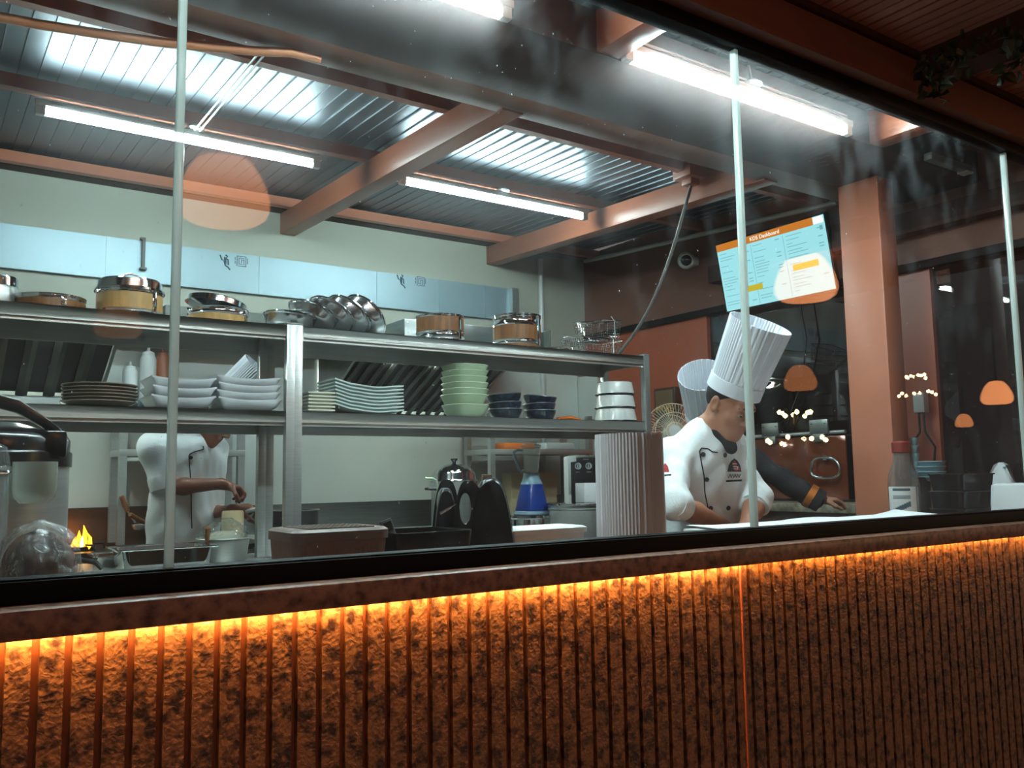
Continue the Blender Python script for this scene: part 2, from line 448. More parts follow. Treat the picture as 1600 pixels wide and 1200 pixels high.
# ---- outside: ribbed front, slab, light strip
def ribbed(x0, x1, y_face, depth, pitch, groove, first):
    pts = []; x = first
    while x - pitch > x0: x -= pitch
    pts.append((x0, y_face))
    while x < x1:
        a, b = x - groove / 2, x + groove / 2
        if a > x0 and b < x1: pts += [(a, y_face), (a + .0012, y_face + depth), (b - .0012, y_face + depth), (b, y_face)]
        x += pitch
    pts.append((x1, y_face)); return pts
def ribmat():
    m = mat('textured_brown_laminate', (134, 97, 66), .34, col2=(54, 36, 27), scale=46, thr=(.36, .56), detail=10, spec=.5, coat=.7)
    nt = m.node_tree; N = nt.nodes; L = nt.links; b = N['Principled BSDF']
    tc = N.new('ShaderNodeTexCoord'); v = N.new('ShaderNodeTexVoronoi'); v.inputs['Scale'].default_value = 110
    n = N.new('ShaderNodeTexNoise'); n.inputs['Scale'].default_value = 60; n.inputs['Detail'].default_value = 5; n.inputs['Distortion'].default_value = 1.5
    L.new(tc.outputs['Object'], v.inputs['Vector']); L.new(tc.outputs['Object'], n.inputs['Vector'])
    ad = N.new('ShaderNodeMath'); ad.operation = 'MULTIPLY_ADD'; ad.inputs[1].default_value = .5; L.new(v.outputs['Distance'], ad.inputs[0]); L.new(n.outputs['Fac'], ad.inputs[2])
    bp = N.new('ShaderNodeBump'); bp.inputs['Strength'].default_value = .55; bp.inputs['Distance'].default_value = .004
    L.new(ad.outputs[0], bp.inputs['Height']); L.new(bp.outputs['Normal'], b.inputs['Normal']); L.new(bp.outputs['Normal'], b.inputs['Coat Normal'])
    return m
M['rib'] = ribmat()
b = mb()
for (x0, x1, first) in ((XL, 1.883, .1815), (1.897, 5.6, 1.922)):
    p = ribbed(x0, x1, -.036, .011, .0492, .0125, first)
    b.prism([(x0, 0.0)] + p + [(x1, 0.0)], 0.0, .972, 'Z')
b.box(1.883, 1.897, -.026, 0, 0, .972)
wf = struct(b.build('wall_front', 'rib', smooth=None)); wf.data.materials.append(mat('smooth_brown_groove', (134, 78, 46), .35, var=.1))
for pl in wf.data.polygons:
    if max(abs(wf.data.vertices[i].co.y + .025) for i in pl.vertices) < .002: pl.material_index = 1
b = mb().box(1.886, 1.892, -.041, -.02, 0, .972)
struct(b.build('trim_1', 'orange', smooth=None))
o = mb().box(XL, 5.6, -.10, .045, .972, ZS).build('counter_slab', 'granite', bevel=.006)
tag(o, 'long brown granite counter slab running under the kitchen window', 'counter')
t = thing('inner_worktop', 'brown worktop inside the kitchen, right behind the big panes', 'worktop', (1.5, .3, 0))
mb().box(XL + .01, XR - .002, .048, .565, ZC - .035, ZC).build('top', 'granite', t, bevel=.003)
for x in (-1.1, .2, 1.5, 2.8, 4.1): mb().box(x - .02, x + .02, .06, .52, 0, ZC - .035).build('support', 'steel', t)
o = mb().box(XL, 1.883, -.052, -.040, .9685, .9719).build('light_strip', 'led', smooth=None)
tag(o, 'brighter warm light strip under the slab left of the panel joint', 'light strip', 'counter light strips')
o = mb().box(1.897, 5.6, -.052, -.040, .9685, .9719).build('light_strip', 'leddim', smooth=None)
tag(o, 'dimmer warm light strip under the slab right of the panel joint', 'light strip', 'counter light strips')
# ---- window frame, panes, glass joints
b = mb().box(XL, 5.6, -.032, .032, ZS, 1.058); b.box(XL, 5.6, -.026, .026, 1.058, 1.062)
struct(b.build('trim_2', 'frame', bevel=.003))
b = mb().box(XL, 5.6, -.03, .03, 2.492, 2.535)
struct(b.build('trim_3', 'frame', bevel=.003))
JX = [.396, 2.0, 3.603]
for i, (a, c) in enumerate(((XL, JX[0]), (JX[0], JX[1]), (JX[1], JX[2]), (JX[2], 5.6))):
    struct(mb().box(a + .004, c - .004, -.004, .004, 1.05, 2.50).build('window_%d' % (i + 1), 'dirtyglass', smooth=None))
for i, x in enumerate(JX):
    struct(mb().box(x - .0075, x + .0075, -.010, .012, 1.06, 2.494).build('trim_%d' % (4 + i), 'joint', bevel=.003))
# ---- header beam and the soffit outside
b = mb().prism([(-.075, 2.535), (.06, 2.535), (.06, 2.70), (-.06, 2.70), (-.06, 2.56), (-.075, 2.553)], XL, 5.6, 'X')
struct(b.build('trim_7', 'brown', smooth=None))
struct(mb().box(XL, 5.6, -.078, -.04, 2.676, 2.70).build('trim_8', 'dkbrown', smooth=None))
p = ribbed(XL, 6.5, 2.70, .010, .0492, .010, 2.668 * .965)
b = mb().prism([(XL, 2.74)] + p + [(6.5, 2.74)], -3.2, -.04, 'Y')
struct(b.build('trim_9', 'soffit', smooth=None))
for i, x in enumerate((2.90, 4.55)):
    struct(mb().box(x, x + .13, -3.2, -.079, 2.60, 2.70).build('trim_%d' % (10 + i), 'dkbrown', smooth=None))
# ---- kitchen shell
struct(mb().box(XL, 9.0, .02, 5.0, -.1, 0).build('floor', 'dirt', smooth=None))
struct(mb().box(-8, 26, -16, -.001, -.6, -.5).build('ground', 'terrace', smooth=None))
struct(mb().box(XL, XR, YB, YB + .12, 0, 2.98).build('wall_back', 'cream', smooth=None))
struct(mb().box(XL - .1, XL, .03, YB + .12, 0, 2.98).build('wall_left', 'cream', smooth=None))
# right wall: brown upper part, opening with glass, solid orange part at the back
struct(mb().box(XR, XR + .1, .04, YB, 2.285, 2.95).build('wall_right_upper', 'brown', smooth=None))
b = mb(); b.box(XR, XR + .1, .04, YB, 0, .98); b.box(XR, XR + .1, 2.32, YB, .98, 2.285); b.box(XR, XR + .1, .76, 1.0, .98, 2.285)
struct(b.build('wall_right', 'redwall', smooth=None))
b = mb().box(XR - .035, XR + .02, .04, YB - .02, 2.262, 2.305)
struct(b.build('trim_12', 'frame', bevel=.003))
struct(mb().box(XR + .03, XR + .04, .04, .76, .98, 2.28).build('window_5', 'wallglass', smooth=None))
struct(mb().box(XR + .03, XR + .04, 1.0, 2.32, .98, 2.28).build('window_6', 'wallglass', smooth=None))
struct(mb().box(XR - .09, XR - .001, 3.36, YB - .001, 0, 1.97).build('trim_13', 'tile', smooth=None))
# dining room beyond it
b = mb().box(8.9, 9.0, .02, 5.0, 0, 2.9); b.box(XR, 9.0, 4.9, 5.0, 0, 2.9)
struct(b.build('wall_beyond', 'dkbrown', smooth=None))
# roof sheet, sloping up to the back
def zs(y): return 2.823 + .0435 * y
def zb(y): return 2.743 + .0435 * y
pts = ribbed(XL, XR, 0, .006, .0745, .006, .435)
ring = lambda y: [(x, y, zs(y) - d) for x, d in pts] + [(XR, y, zs(y) + .03), (XL, y, zs(y) + .03)]
struct(mb().loft([ring(.0), ring(YB)]).build('ceiling', 'roof', smooth=None))
# lower wall linings
struct(mb().box(XL, 4.24, YB - .012, YB - .001, 1.06, 2.0).build('trim_14', 'tile', smooth=None))
b = mb().box(XL, 3.655, YB - .03, YB - .001, 2.36, 2.60)
foil = b.build('foil_splash_panel', 'foil', smooth=None)
tag(foil, 'bright film covered steel panel band along the back wall', 'wall panel')
for x in (-.3, .845, 1.72, 2.52, 3.0, 3.38):
    mb().box(x, x + .012, YB - .034, YB - .03, 2.362, 2.598).build('seam', 'foil', foil, smooth=None)
mb().box(3.60, 3.655, YB - .07, YB - .03, 2.36, 2.60).build('end_flange', 'steel', foil, smooth=None)
# stamped marks on the film
def isi(b, x, z, s):
    t = .1 * s; y0, y1 = YB - .0325, YB - .030
    def bar(ax, az, bx, bz): b.box(x + min(ax, bx) * s - t / 2, x + max(ax, bx) * s + t / 2, y0, y1, z + min(az, bz) * s - t / 2, z + max(az, bz) * s + t / 2)
    for q in (((-.8, -.9), (-.8, .9)), ((-.8, .9), (.8, .9)), ((.8, .9), (.8, -.9)), ((.8, -.9), (-.5, -.9)), ((-.45, -.55), (-.45, .55)), ((-.45, .55), (.45, .55)),
              ((.45, .25), (0, .25)), ((0, .25), (0, -.3)), ((-.45, -.55), (.1, -.55)), ((.45, .25), (.45, -.6)), ((-1.15, -.5), (-1.15, -.1)), ((-1.15, .2), (-1.15, .6)), ((1.1, -.3), (1.1, .6))):
        bar(*q[0], *q[1])
def squig(b, x, z, s):
    for path in (((-.9, .8), (-.6, 0), (-.2, -.2), (-.1, .5)), ((.0, .9), (.35, .7), (.1, .3), (.45, .1), (.5, -.8)), ((-.2, -.2), (.0, -.9), (.5, -1.2), (.8, -1.6)), ((.1, .3), (.05, -.7))):
        b.tube([(x + px * s, YB - .031, z + pz * s) for px, pz in path], .0045, 5)
for (pa, pb) in ((352, 375), (626, 654)):
    b = mb(); q = at(pb, 410 if pa < 400 else 441, Y=YB); isi(b, q.x, q.z, .034); b.build('stamped_emblem', 'ink', foil, smooth=None); b = mb(); q = at(pa - 2, 408 if pa < 400 else 438, Y=YB); squig(b, q.x, q.z, .036)
    b.build('stamped_figure', 'ink', foil, smooth=None)
# ---- beams
for i, x in enumerate((.30, 1.859, 3.419)):
    b = mb().loft([[(x, y, zb(y) - .131), (x + .1, y, zb(y) - .131), (x + .1, y, zb(y)), (x, y, zb(y))] for y in (.03, YB - .002)])
    if i == 0: b = mb().loft([[(x - .25, y, zb(y) - .09), (x - .15, y, zb(y) - .09), (x - .15, y, zb(y)), (x - .25, y, zb(y))] for y in (2.6, YB - .002)])
    if i:
        b = mb().loft([[(x, y, zb(y) - .131), (x + .1, y, zb(y) - .131), (x + .1, y, zb(y)), (x, y, zb(y))] for y in (1.05, YB - .002)])
        b.loft([[(x, y, z_), (x + .1, y, z_), (x + .1, y, 2.80), (x, y, 2.80)] for y, z_ in ((.035, 2.648), (.52, 2.650))])
        struct(b.build('trim_%d' % (15 + i), 'orange', bevel=.003))
b = mb().box(XL, XR, .47, .90, 2.645, 2.80); struct(b.build('trim_18', 'dkbrown', bevel=.004))
struct(mb().box(XL, XR, .90, 1.10, 2.667, 2.80).build('trim_19', 'brown', bevel=.003))
for i, (y, w) in enumerate(((.16, .05), (1.465, .045), (2.29, .05), (3.40, .05))):
    struct(mb().box(XL, XR, y, y + w, zb(y), zs(y) - .023).build('trim_%d' % (20 + i), 'orange', smooth=None))
struct(mb().box(XL, XR, YB - .10, YB - .002, 2.902, 2.975).build('trim_24', 'dkbrown', smooth=None))
# column carrying the big beam
b = mb().box(3.80, 3.935, .685, .905, 0, 2.645)
struct(b.build('column', 'orange', bevel=.006))
struct(mb().box(XR - .1, XR - .002, .05, 2.2, 2.45, 2.56).build('trim_25', 'dkbrown', smooth=None))

# ================================================================== LIGHTS OF THE PLACE
def tube_light(x0, x1, y, z, label, rod=True):
    t = thing('tube_light', label, 'tube light', ((x0 + x1) / 2, y, z), 'ceiling tube lights')
    b = mb(); b.tube([(x0, y, z), (x1, y, z)], .0145, 14); b.build('tube', 'tube' if y > 1 else 'tubeb', t)
    b = mb().box(x0 - .015, x1 + .015, y - .016, y + .016, z + .022, z + .05); b.build('batten', 'whitep', t, bevel=.004)
    for x in (x0, x1 - .02): mb().box(x - .012, x + .026, y - .015, y + .015, z - .016, z + .024).build('lamp_holder', 'whitep', t, bevel=.003)
    xm = (x0 + x1) / 2 + .02
    mb().lathe([(0, .05), (.035, .052), (.04, .062), (.02, .078), (0, .078)], (xm, y, z), 20).build('ceiling_rose', 'whitep', t)
    top = zb(y) if y > 1 else 2.80
    mb().tube([(xm, y, z + .07), (xm, y + .012, top - .001)], .006, 8).build('hanger', 'steel', t)
    mb().tube([(x0 - .02, y + .02, z + .085), (x1 + .02, y + .02, z + .085)], .005, 6).build('wire_conduit', 'whitep', t)
tube_light(.365, 1.594, 2.3, 2.764, 'glowing white ceiling tube crossing the first pane joint from left')
tube_light(2.054, 3.301, 2.3, 2.768, 'glowing white ceiling tube ending against the second cross beam')
tube_light(1.972, 3.237, .45, 2.655, 'glowing white ceiling tube beneath big dark beam close behind glass, over screen')
tube_light(.28, 1.48, .45, 2.655, 'glowing white ceiling tube cut off by the top of the picture')

# pendant lamps hanging over the terrace behind the photographer (they show as reflections in the panes)
def pendant(loc, label):
    t = thing('pendant_lamp', label, 'pendant lamp', loc, 'terrace pendant lamps')
    b = mb(); b.lathe([(.02, .185), (.085, .172), (.125, .135), (.162, .08), (.192, .015), (.209, -.05), (.208, -.09), (.192, -.125), (.16, -.148), (.155, -.141), (.185, -.118), (.2, -.088), (.2, -.05), (.182, .013), (.154, .073), (.118, .127), (.08, .162), (.02, .175)], n=40, closed=True)
    b.build('lamp_shade', 'shade', t, wash=False)
    mb().lathe([(0, -.05), (.035, -.035), (.045, 0), (.03, .05), (0, .06)], n=20).build('bulb', 'bulb', t)
    mb().tube([(0, 0, .15), (0, 0, .9)], .005, 6).build('cord', 'black', t)
    return t
lamp0 = None
for k, (px, py, w) in enumerate(((350, 297, 140), (1258, 435, 95), (1250, 592, 50), (1557, 615, 46), (1506, 658, 26), (185, 500, 72))):
    zc = .42 * F / w; p = Vector(CAM + zc * wray(px, py)); loc = (p.x, -p.y, p.z)
    lab = ['round orange terrace lamp hanging closest to the window', 'round orange terrace lamp hanging behind the photographer to the right', 'round orange terrace lamp hanging in the middle of the row',
           'round orange terrace lamp hanging far right over the terrace', 'round orange terrace lamp hanging farthest from the window', 'round orange terrace lamp hanging deep in the terrace on the left'][k]
    if lamp0 is None: lamp0 = pendant((0, 0, 0), lab); lamp0.location = loc
    else: dup(lamp0, loc, label=lab)
    lo = lamp0 if k == 0 else bpy.data.objects['pendant_lamp.%03d' % k]
    for ch in lo.children:
        if ch.name.startswith('lamp_shade'): ch.material_slots[0].link = 'OBJECT'; ch.material_slots[0].material = glow('lampshade_glow', (255, 158, 100), (3.2, 3.0, 1.1, 2.0, 1.3, .55)[k])
def chandelier(px, py, zc, lab, w, seed):
    p = Vector(CAM + zc * wray(px, py)); rnd = random.Random(seed)
    t = thing('chandelier', lab, 'chandelier', (0, 0, 0), 'terrace chandeliers')
    mb().tube([(0, 0, .05), (0, 0, .9)], .012, 8).build('stem', 'black', t)
    for i in range(16):
        a = 2 * PI * i / 16; r = w * (.95 if i % 2 else .5); z = -.25 if i % 2 else .28
        x, y = r * math.cos(a), r * math.sin(a); z += rnd.uniform(-.06, .06)
        mb().tube([(0, 0, .1), (x * .5, y * .5, z + .02), (x, y, z - .05)], .01, 6).build('arm', 'black', t)
        mb().lathe([(0, -.05), (.04, -.02), (.045, .02), (0, .06)], (x, y, z), 10).build('bulb', 'chbulb', t)
    t.location = (p.x, -p.y, p.z)
chandelier(1243, 668, 18, 'many-bulbed chandelier hanging over the far terrace', .62, 1)
chandelier(1432, 603, 27, 'smaller many-bulbed chandelier at the far end of the terrace', .55, 2)
w = bpy.data.worlds.new('night'); SC.world = w; w.use_nodes = True
w.node_tree.nodes['Background'].inputs[0].default_value = (.29, .25, .24, 1); w.node_tree.nodes['Background'].inputs[1].default_value = .17
SC.view_settings.view_transform = 'Standard'; SC.view_settings.look = 'None'; SC.view_settings.gamma = 1.0; SC.view_settings.use_curve_mapping = False
SC.view_settings.exposure = 1.6
SC.cycles.max_bounces = 10; SC.cycles.diffuse_bounces = 4; SC.cycles.glossy_bounces = 5; SC.cycles.transmission_bounces = 6; SC.cycles.transparent_max_bounces = 24
SC.cycles.caustics_reflective = False; SC.cycles.caustics_refractive = False; SC.cycles.sample_clamp_indirect = 6.0
SC.cycles.use_denoising = True

# ================================================================== KITCHEN FITTINGS
TZ = .86                                   # work tables
S1, S2 = 1.515, 1.895                      # shelf tops of the pass racks
RY0, RY1 = 2.0, 2.39
ORD = ['topmost', 'second', 'third', 'fourth', 'fifth', 'sixth', 'seventh', 'eighth', 'ninth', 'tenth']
def nth(i, n):
    """i counted from the bottom of a stack of n"""
    k = n - 1 - i
    return 'topmost' if k == 0 else ('lowest' if i == 0 else ORD[k] + ' from the top')
def table(x0, x1, y0, y1, z, label, legs=True):
    t = thing('work_table', label, 'table', ((x0 + x1) / 2, (y0 + y1) / 2, 0), 'steel work tables')
    mb().box(x0, x1, y0, y1, z - .04, z).build('table_top', 'steelx', t, bevel=.004)
    for x in (x0 + .05, x1 - .05):
        for y in (y0 + .05, y1 - .05): mb().box(x - .019, x + .019, y - .019, y + .019, 0, z - .04).build('leg', 'steel', t)
    mb().box(x0 + .05, x1 - .05, y0 + .05, y1 - .05, .2, .225).build('undershelf', 'steelx', t)
    return t
def rack(x0, x1, label):
    t = thing('overshelf_rack', label, 'rack', ((x0 + x1) / 2, (RY0 + RY1) / 2, TZ), 'steel pass racks')
    for z in (S1, S2):
        b = mb(); b.box(x0, x1, RY0, RY1, z - .004, z); b.box(x0, x1, RY0, RY0 + .004, z - .05, z); b.box(x0, x1, RY1 - .004, RY1, z - .085, z)
        b.box(x0, x0 + .004, RY0, RY1, z - .05, z); b.box(x1 - .004, x1, RY0, RY1, z - .05, z)
        b.box(x0 + .02, x1 - .02, RY0 + .17, RY0 + .21, z - .03, z - .003); b.box(x0 + .02, x1 - .02, RY0 + .012, RY0 + .016, z - .065, z - .006)
        b.build('shelf', 'steelx', t, bevel=.0015, seg=1)
    for x in (x0 + .012, x1 - .012):
        for y in (RY0 - .004, RY1 - .03):
            p = mb(); p.box(x - .02, x + .02, y - .004, y + .034, TZ, S2 + .004); pp = p.build('post', 'steel', t, bevel=.003)
            mb().box(x - .0215, x + .0215, y - .0055, y + .0355, S2 + .004, S2 + .012).build('cap', 'steel', pp, bevel=.003)
    return t
table(-.9, 1.372, 1.98, 2.62, TZ, 'steel work table under the left rack, before the capless cook')
table(1.376, 3.5, 1.98, 2.62, TZ, 'steel work table under the longer right rack, carrying the blue blender')
rack(-.9, 1.366, 'left steel rack with the brown and white plates on it')
rack(1.376, 3.49, 'right steel rack with green bowls and stacked white tureens on it')
# back counter and stove
t = thing('back_counter', 'long steel back counter under the white wall panels', 'counter', (2.9, 3.2, 0))
mb().box(1.6, 4.2, 2.98, YB - .03, 0, TZ).build('cabinet', 'steel', t); mb().box(1.58, 4.22, 2.95, YB - .03, TZ, TZ + .03).build('counter_top', 'steelx', t, bevel=.003)
mb().box(1.58, 4.22, YB - .029, YB - .0125, TZ + .03, 1.065).build('splashback', 'dksteel', t)
t = thing('gas_stove', 'steel gas stove with a burning flame behind the cook', 'stove', (.6, 3.2, 0))
mb().box(-.6, 1.57, 3.14, YB - .03, 0, .84).build('body', 'steel', t); mb().box(-.62, 1.575, 3.12, YB - .03, .84, .87).build('stove_top', 'baffle', t)
mb().box(-.62, 1.575, YB - .029, YB - .0125, .87, 1.08).build('splashback', 'warmsteel', t)
fx = atx(128, 3.25, .93)
for dx in (0, .5): 
    bn = mb().lathe([(.05, 0), (.075, .004), (.075, .02), (.05, .024)], (fx + dx, 3.32, .87), 24, closed=True); bn.build('burner', 'blackm', t)
    g = mb()
    for a in range(4):
        c, s = math.cos(a * PI / 2 + .4), math.sin(a * PI / 2 + .4); g.tube([(fx + dx + c * .04, 3.32 + s * .04, .9), (fx + dx + c * .13, 3.32 + s * .13, .9), (fx + dx + c * .14, 3.32 + s * .14, .872)], .006, 6)
    g.build('pan_support', 'blackm', t)
fl = mb()
for k, (dx, dy, hh, r) in enumerate(((-.012, 0, .10, .014), (.012, .01, .125, .015), (.03, -.01, .085, .011), (-.028, .01, .07, .010))):
    fl.tube([(fx + dx, 3.27 + dy, .875), (fx + dx * 1.3, 3.27 + dy, .875 + hh * .35), (fx + dx * 1.2 + .004, 3.27 + dy, .875 + hh * .7), (fx + dx * .9, 3.27 + dy, .875 + hh)], [r * .6, r, r * .7, .001], 10)
fo = fl.build('stove_flame', 'flame', smooth=60); tag(fo, 'bright yellow flame burning on the stove beside the cook', 'flame')
mb().tube([(fx, 3.268, .878), (fx + .002, 3.268, .91), (fx + .004, 3.268, .945)], [.008, .010, .001], 8).build('flame_core', 'flamec', fo)
# exhaust hoods
def hood(x0, x1, y0, z0, z1, zf, label, nb, body, slope):
    t = thing('exhaust_hood', label, 'exhaust hood', ((x0 + x1) / 2, y0, z0), 'exhaust hoods')
    b = mb(); b.box(x0, x1, y0, y0 + .02, zf, z1); b.box(x0, x1, y0, YB - .04, z1 - .015, z1)
    for x in (x0, x1 - .015): b.prism([(y0, zf), (y0, z1), (YB - .04, z1), (YB - .04, z0)], x, x + .015, 'X')
    b.build('canopy', body, t)
    n = nb
    f = mb(); A = Vector((0, y0 + .03, zf - .04)); B = Vector((0, YB - .06, z0 + .02))
    f.loft([[(x, A.y, A.z + .02), (x, A.y, A.z + .03), (x, B.y, B.z + .03), (x, B.y, B.z + .02)] for x in (x0 + .02, x1 - .02)])
    f.build('filter_back', 'blackm', t)
    w = (x1 - x0 - .06) / n
    for i in range(n):
        xa = x0 + .03 + w * i
        g = mb().loft([[(xa + w * .02, p.y, p.z), (xa + w * .25, p.y - .012, p.z - .006), (xa + w * .45, p.y, p.z), (xa + w * .45, p.y, p.z + .012), (xa + w * .02, p.y, p.z + .012)] for p in (A, B)])
        g.build('baffle', 'baffle', t)
    for k in range(3):
        hxm = x0 + (x1 - x0) * (.2 + .3 * k)
        mb().lathe([(0, -.035), (.03, -.03), (.045, -.01), (.045, .01), (0, .012)], (hxm, y0 + .09, zf - .035), 20).build('added_hood_lamp', 'hoodfill', t)  # added lamps, hidden behind the racks, to brighten the back wall below
    mb().box(x0 + .01, x1 - .01, YB - .075, YB - .042, z0 - .035, z0 + .012).build('grease_channel', 'hood', t)
    return t
hxr = atx(190, 3.0, 1.9)
hood(-.9, hxr, 2.95, 1.66, 2.02, 2.0, 'dark baffle exhaust hood above the stove on the left', 13, 'hood', 1)
hx0 = atx(566, 2.9, 1.8); hx1 = atx(800, 2.95, 1.95)
hood(hx0, hx1, 2.9, 1.62, 1.99, 1.97, 'exhaust hood with slanted baffles above the back counter', 14, 'hood', 1)
t = thing('duct_box', 'pale steel duct box on the back wall behind the wooden pots', 'duct box', (2.9, 3.2, 1.99))
xa = atx(632, 2.92, 2.1); xb = atx(850, 2.92, 2.1)
mb().box(xa, xb, 2.92, YB - .04, 1.995, 2.165).build('casing', 'hood', t, bevel=.004)
mb().box(xb, xb + .012, 2.86, 2.93, 1.995, 2.17).build('end_plate', 'greypaint', t)
for z in (2.02, 2.08, 2.14):
    for x in (xa + .02,): mb().lathe([(0, 0), (.006, 0), (.006, .004), (0, .005)], (x, 2.915, z), 10).build('rivet', 'chrome', t)
o = mb().box(atx(258, 3.1, 2.1), atx(565, 3.1, 2.1), 3.1, YB - .04, 2.024, 2.15).build('grey_duct', 'greypaint', bevel=.004)
tag(o, 'dark grey flat duct on the back wall behind the leaning pots', 'duct')
struct(mb().box(.6, atx(566, 2.9, 1.8) , YB - .2, YB - .04, 2.0, 2.024).build('trim_26', 'steel', smooth=None))
# strut bracket and white pipe on the back wall
q = at(225, 372, Y=3.55); q2 = at(225, 420, Y=3.55)
o = thing('wall_bracket', 'thin steel strut bracket standing on the back wall, over the banded pot', 'bracket', (q.x, 3.55, q2.z))
mb().box(q.x - .008, q.x + .008, 3.54, 3.568, q2.z, q.z).build('strut', 'greypaint', o); mb().box(q.x - .018, q.x + .018, 3.535, 3.568, q2.z - .006, q2.z + .006).build('foot', 'greypaint', o); mb().box(q.x - .02, q.x + .008, 3.535, 3.568, q.z - .012, q.z).build('clip', 'greypaint', o)
px = atx(848, 3.56, 2.2)
o = mb().tube([(px, 3.57, 1.2), (px, 3.57, 2.86)], .02, 12).build('wall_pipe', 'whitep'); tag(o, 'white vertical pipe on the back wall beside the right corner', 'pipe')
# pipes, box, cable, camera on the right and ceiling
b = mb(); pts = [at(914, 408, X=XR - .03), at(960, 398, X=XR - .03), at(1100, 365, X=XR - .03), at(1308, 316, X=XR - .03)]
o = b.tube(pts, .0165, 10).build('conduit_pipe', 'whitep'); tag(o, 'pale conduit pipe running along the right wall above the screen', 'pipe')
pts = []
for (px, py) in ((-60, 12), (0, 27), (60, 38), (150, 52), (250, 66), (330, 74), (400, 80), (455, 82), (500, 93)): pts.append(at(px, py, Z=2.645))
o = mb().tube(pts, .016, 12).build('ceiling_conduit', 'pipeo'); tag(o, 'orange painted conduit pipe running under the purlin at upper left', 'pipe')
a = at(304, 203, Y=2.28); a2 = at(412, 74, Z=2.80)
o = mb(); 
for dx in (0, .022): o.tube([(a.x + dx, a.y, a.z), (a2.x + dx, a2.y, a2.z)], .0045, 6)
o = o.build('twin_wire_conduit', 'whitep'); tag(o, 'pair of thin white conduits running from the left tube to the front purlin', 'conduit')
jx = 3.419 - .001; q = at(1079, 278, X=jx - .06)
t = thing('junction_box', 'orange junction box on the beam where the grey cable starts', 'junction box', (jx - .06, q.y, q.z))
mb().box(jx - .13, jx, q.y - .065, q.y + .065, q.z - .01, q.z + .05).build('housing', 'orange', t, bevel=.006); mb().box(jx - .10, jx - .03, q.y - .04, q.y + .03, q.z - .045, q.z - .01).build('gland', 'orange', t, bevel=.006)
e = at(965, 551, Y=2.12); s0 = Vector((jx - .065, q.y - .005, q.z - .045)); pts = []
for i in range(13):
    u = i / 12; p = s0.lerp(Vector((e.x, e.y, S2 + .012)), u); p.z += -.17 * math.sin(PI * u) * (1 - .3 * u); p.x += .0 * u; pts.append(p)
o = mb().tube(pts, .0095, 10).build('power_cable', 'cable'); tag(o, 'grey cable hanging from the junction box down to the rack shelf', 'cable')
q = at(1073, 407, X=XR - .09)
t = thing('wall_camera', 'white round security camera on the brown wall left of the screen', 'camera', q)
T = rotm(q, (-.75, -.62, -.2), (0, 0, 1))
b = mb(); b.T = T; b.lathe([(0, -.07), (.045, -.07), (.058, -.05), (.06, .02), (.05, .045), (.042, .05), (.038, .04), (0, .04)], n=28); b.build('housing', 'whitep', t)
b = mb(); b.T = T; b.lathe([(0, .052), (.02, .048), (.036, .041), (.036, .036), (0, .036)], n=24); b.build('lens', 'black', t)
mb().box(q.x + .02, XR - .001, q.y - .03, q.y + .03, q.z - .03, q.z + .03).build('mount', 'whitep', t, bevel=.008)
q0 = at(1432, 226, Y=.80); q1 = at(1512, 266, Y=.80)
q1 = at(1512, 268, Z=2.62); q0 = Vector((q1.x - .34, q1.y, 2.622))
o = mb().box(q0.x, q1.x, q1.y - .02, q1.y + .02, 2.61, 2.644).build('cable_duct', 'greypaint', bevel=.004); tag(o, 'short grey cable duct under the dark beam at upper right', 'cable duct')
mb().box(q1.x - .05, q1.x + .004, q1.y - .024, q1.y + .024, 2.604, 2.612).build('end_cap', 'whitep', o)
# ---- screen on the right wall
TL, TR = at(1116, 386, X=4.19), at(1283, 334, X=4.19)
BLp, BRp = at(1139, 490, X=4.27), at(1309, 446, X=4.27)
ya, yb_ = (TL.y + BLp.y) / 2, (TR.y + BRp.y) / 2; zt = (TL.z + TR.z) / 2; zbm = (BLp.z + BRp.z) / 2
t = thing('wall_screen', 'lit order screen mounted on the brown wall, pale blue with orange bar', 'screen', (4.25, (ya + yb_) / 2, zbm))
SW = ya - yb_; SHh = math.hypot(zt - zbm, .08)
Tm = Matrix.Translation((4.19, ya, zt)) @ Matrix((Vector((0, -1, 0)), Vector((-.08, 0, -(zt - zbm))).normalized() * -1 if False else Vector((.08, 0, -(zt - zbm))).normalized(), Vector((-(zt - zbm), 0, -.08)).normalized())).transposed().to_4x4()
# local: x along the screen (picture left to right), y down the screen, z out of the screen
def spanel(u0, u1, v0, v1, z, name, m, par=None, dz=.0006):
    b = mb(); b.T = Tm; b.box(u0 * SW, u1 * SW, v0 * SHh, v1 * SHh, z, z + dz); return b.build(name, m, par or t, smooth=None)
b = mb(); b.T = Tm; b.box(-.012, SW + .012, -.012, SHh + .014, -.035, -.001); b.build('casing', 'black', t, bevel=.004)
b = mb(); b.T = Tm; b.box(SW * .35, SW * .65, SHh * .3, SHh * .7, -.0361, -.036); b.build('mount_plate', 'blackm', t)
mb().box(4.25, XR - .001, (ya + yb_) / 2 - .1, (ya + yb_) / 2 + .1, zbm + .12, zbm + .3).build('wall_mount', 'blackm', t)
spanel(0, 1, 0, 1, -.001, 'display', 'scr')
spanel(0, .905, 0, .105, .0002, 'title_bar', 'scro'); b = spanel(.91, .99, .01, .1, .0003, 'status_pill', 'scrw')
v, f = text('KDS Dashboard', .034); b = mb(); b.T = Tm @ Matrix.Translation((SW * .475, SHh * .055, .001)) @ Matrix.Diagonal((1, -1, 1, 1)); b.add(v, f); b.build('title_text', 'scrw', t, smooth=None)
rnd = random.Random(3)
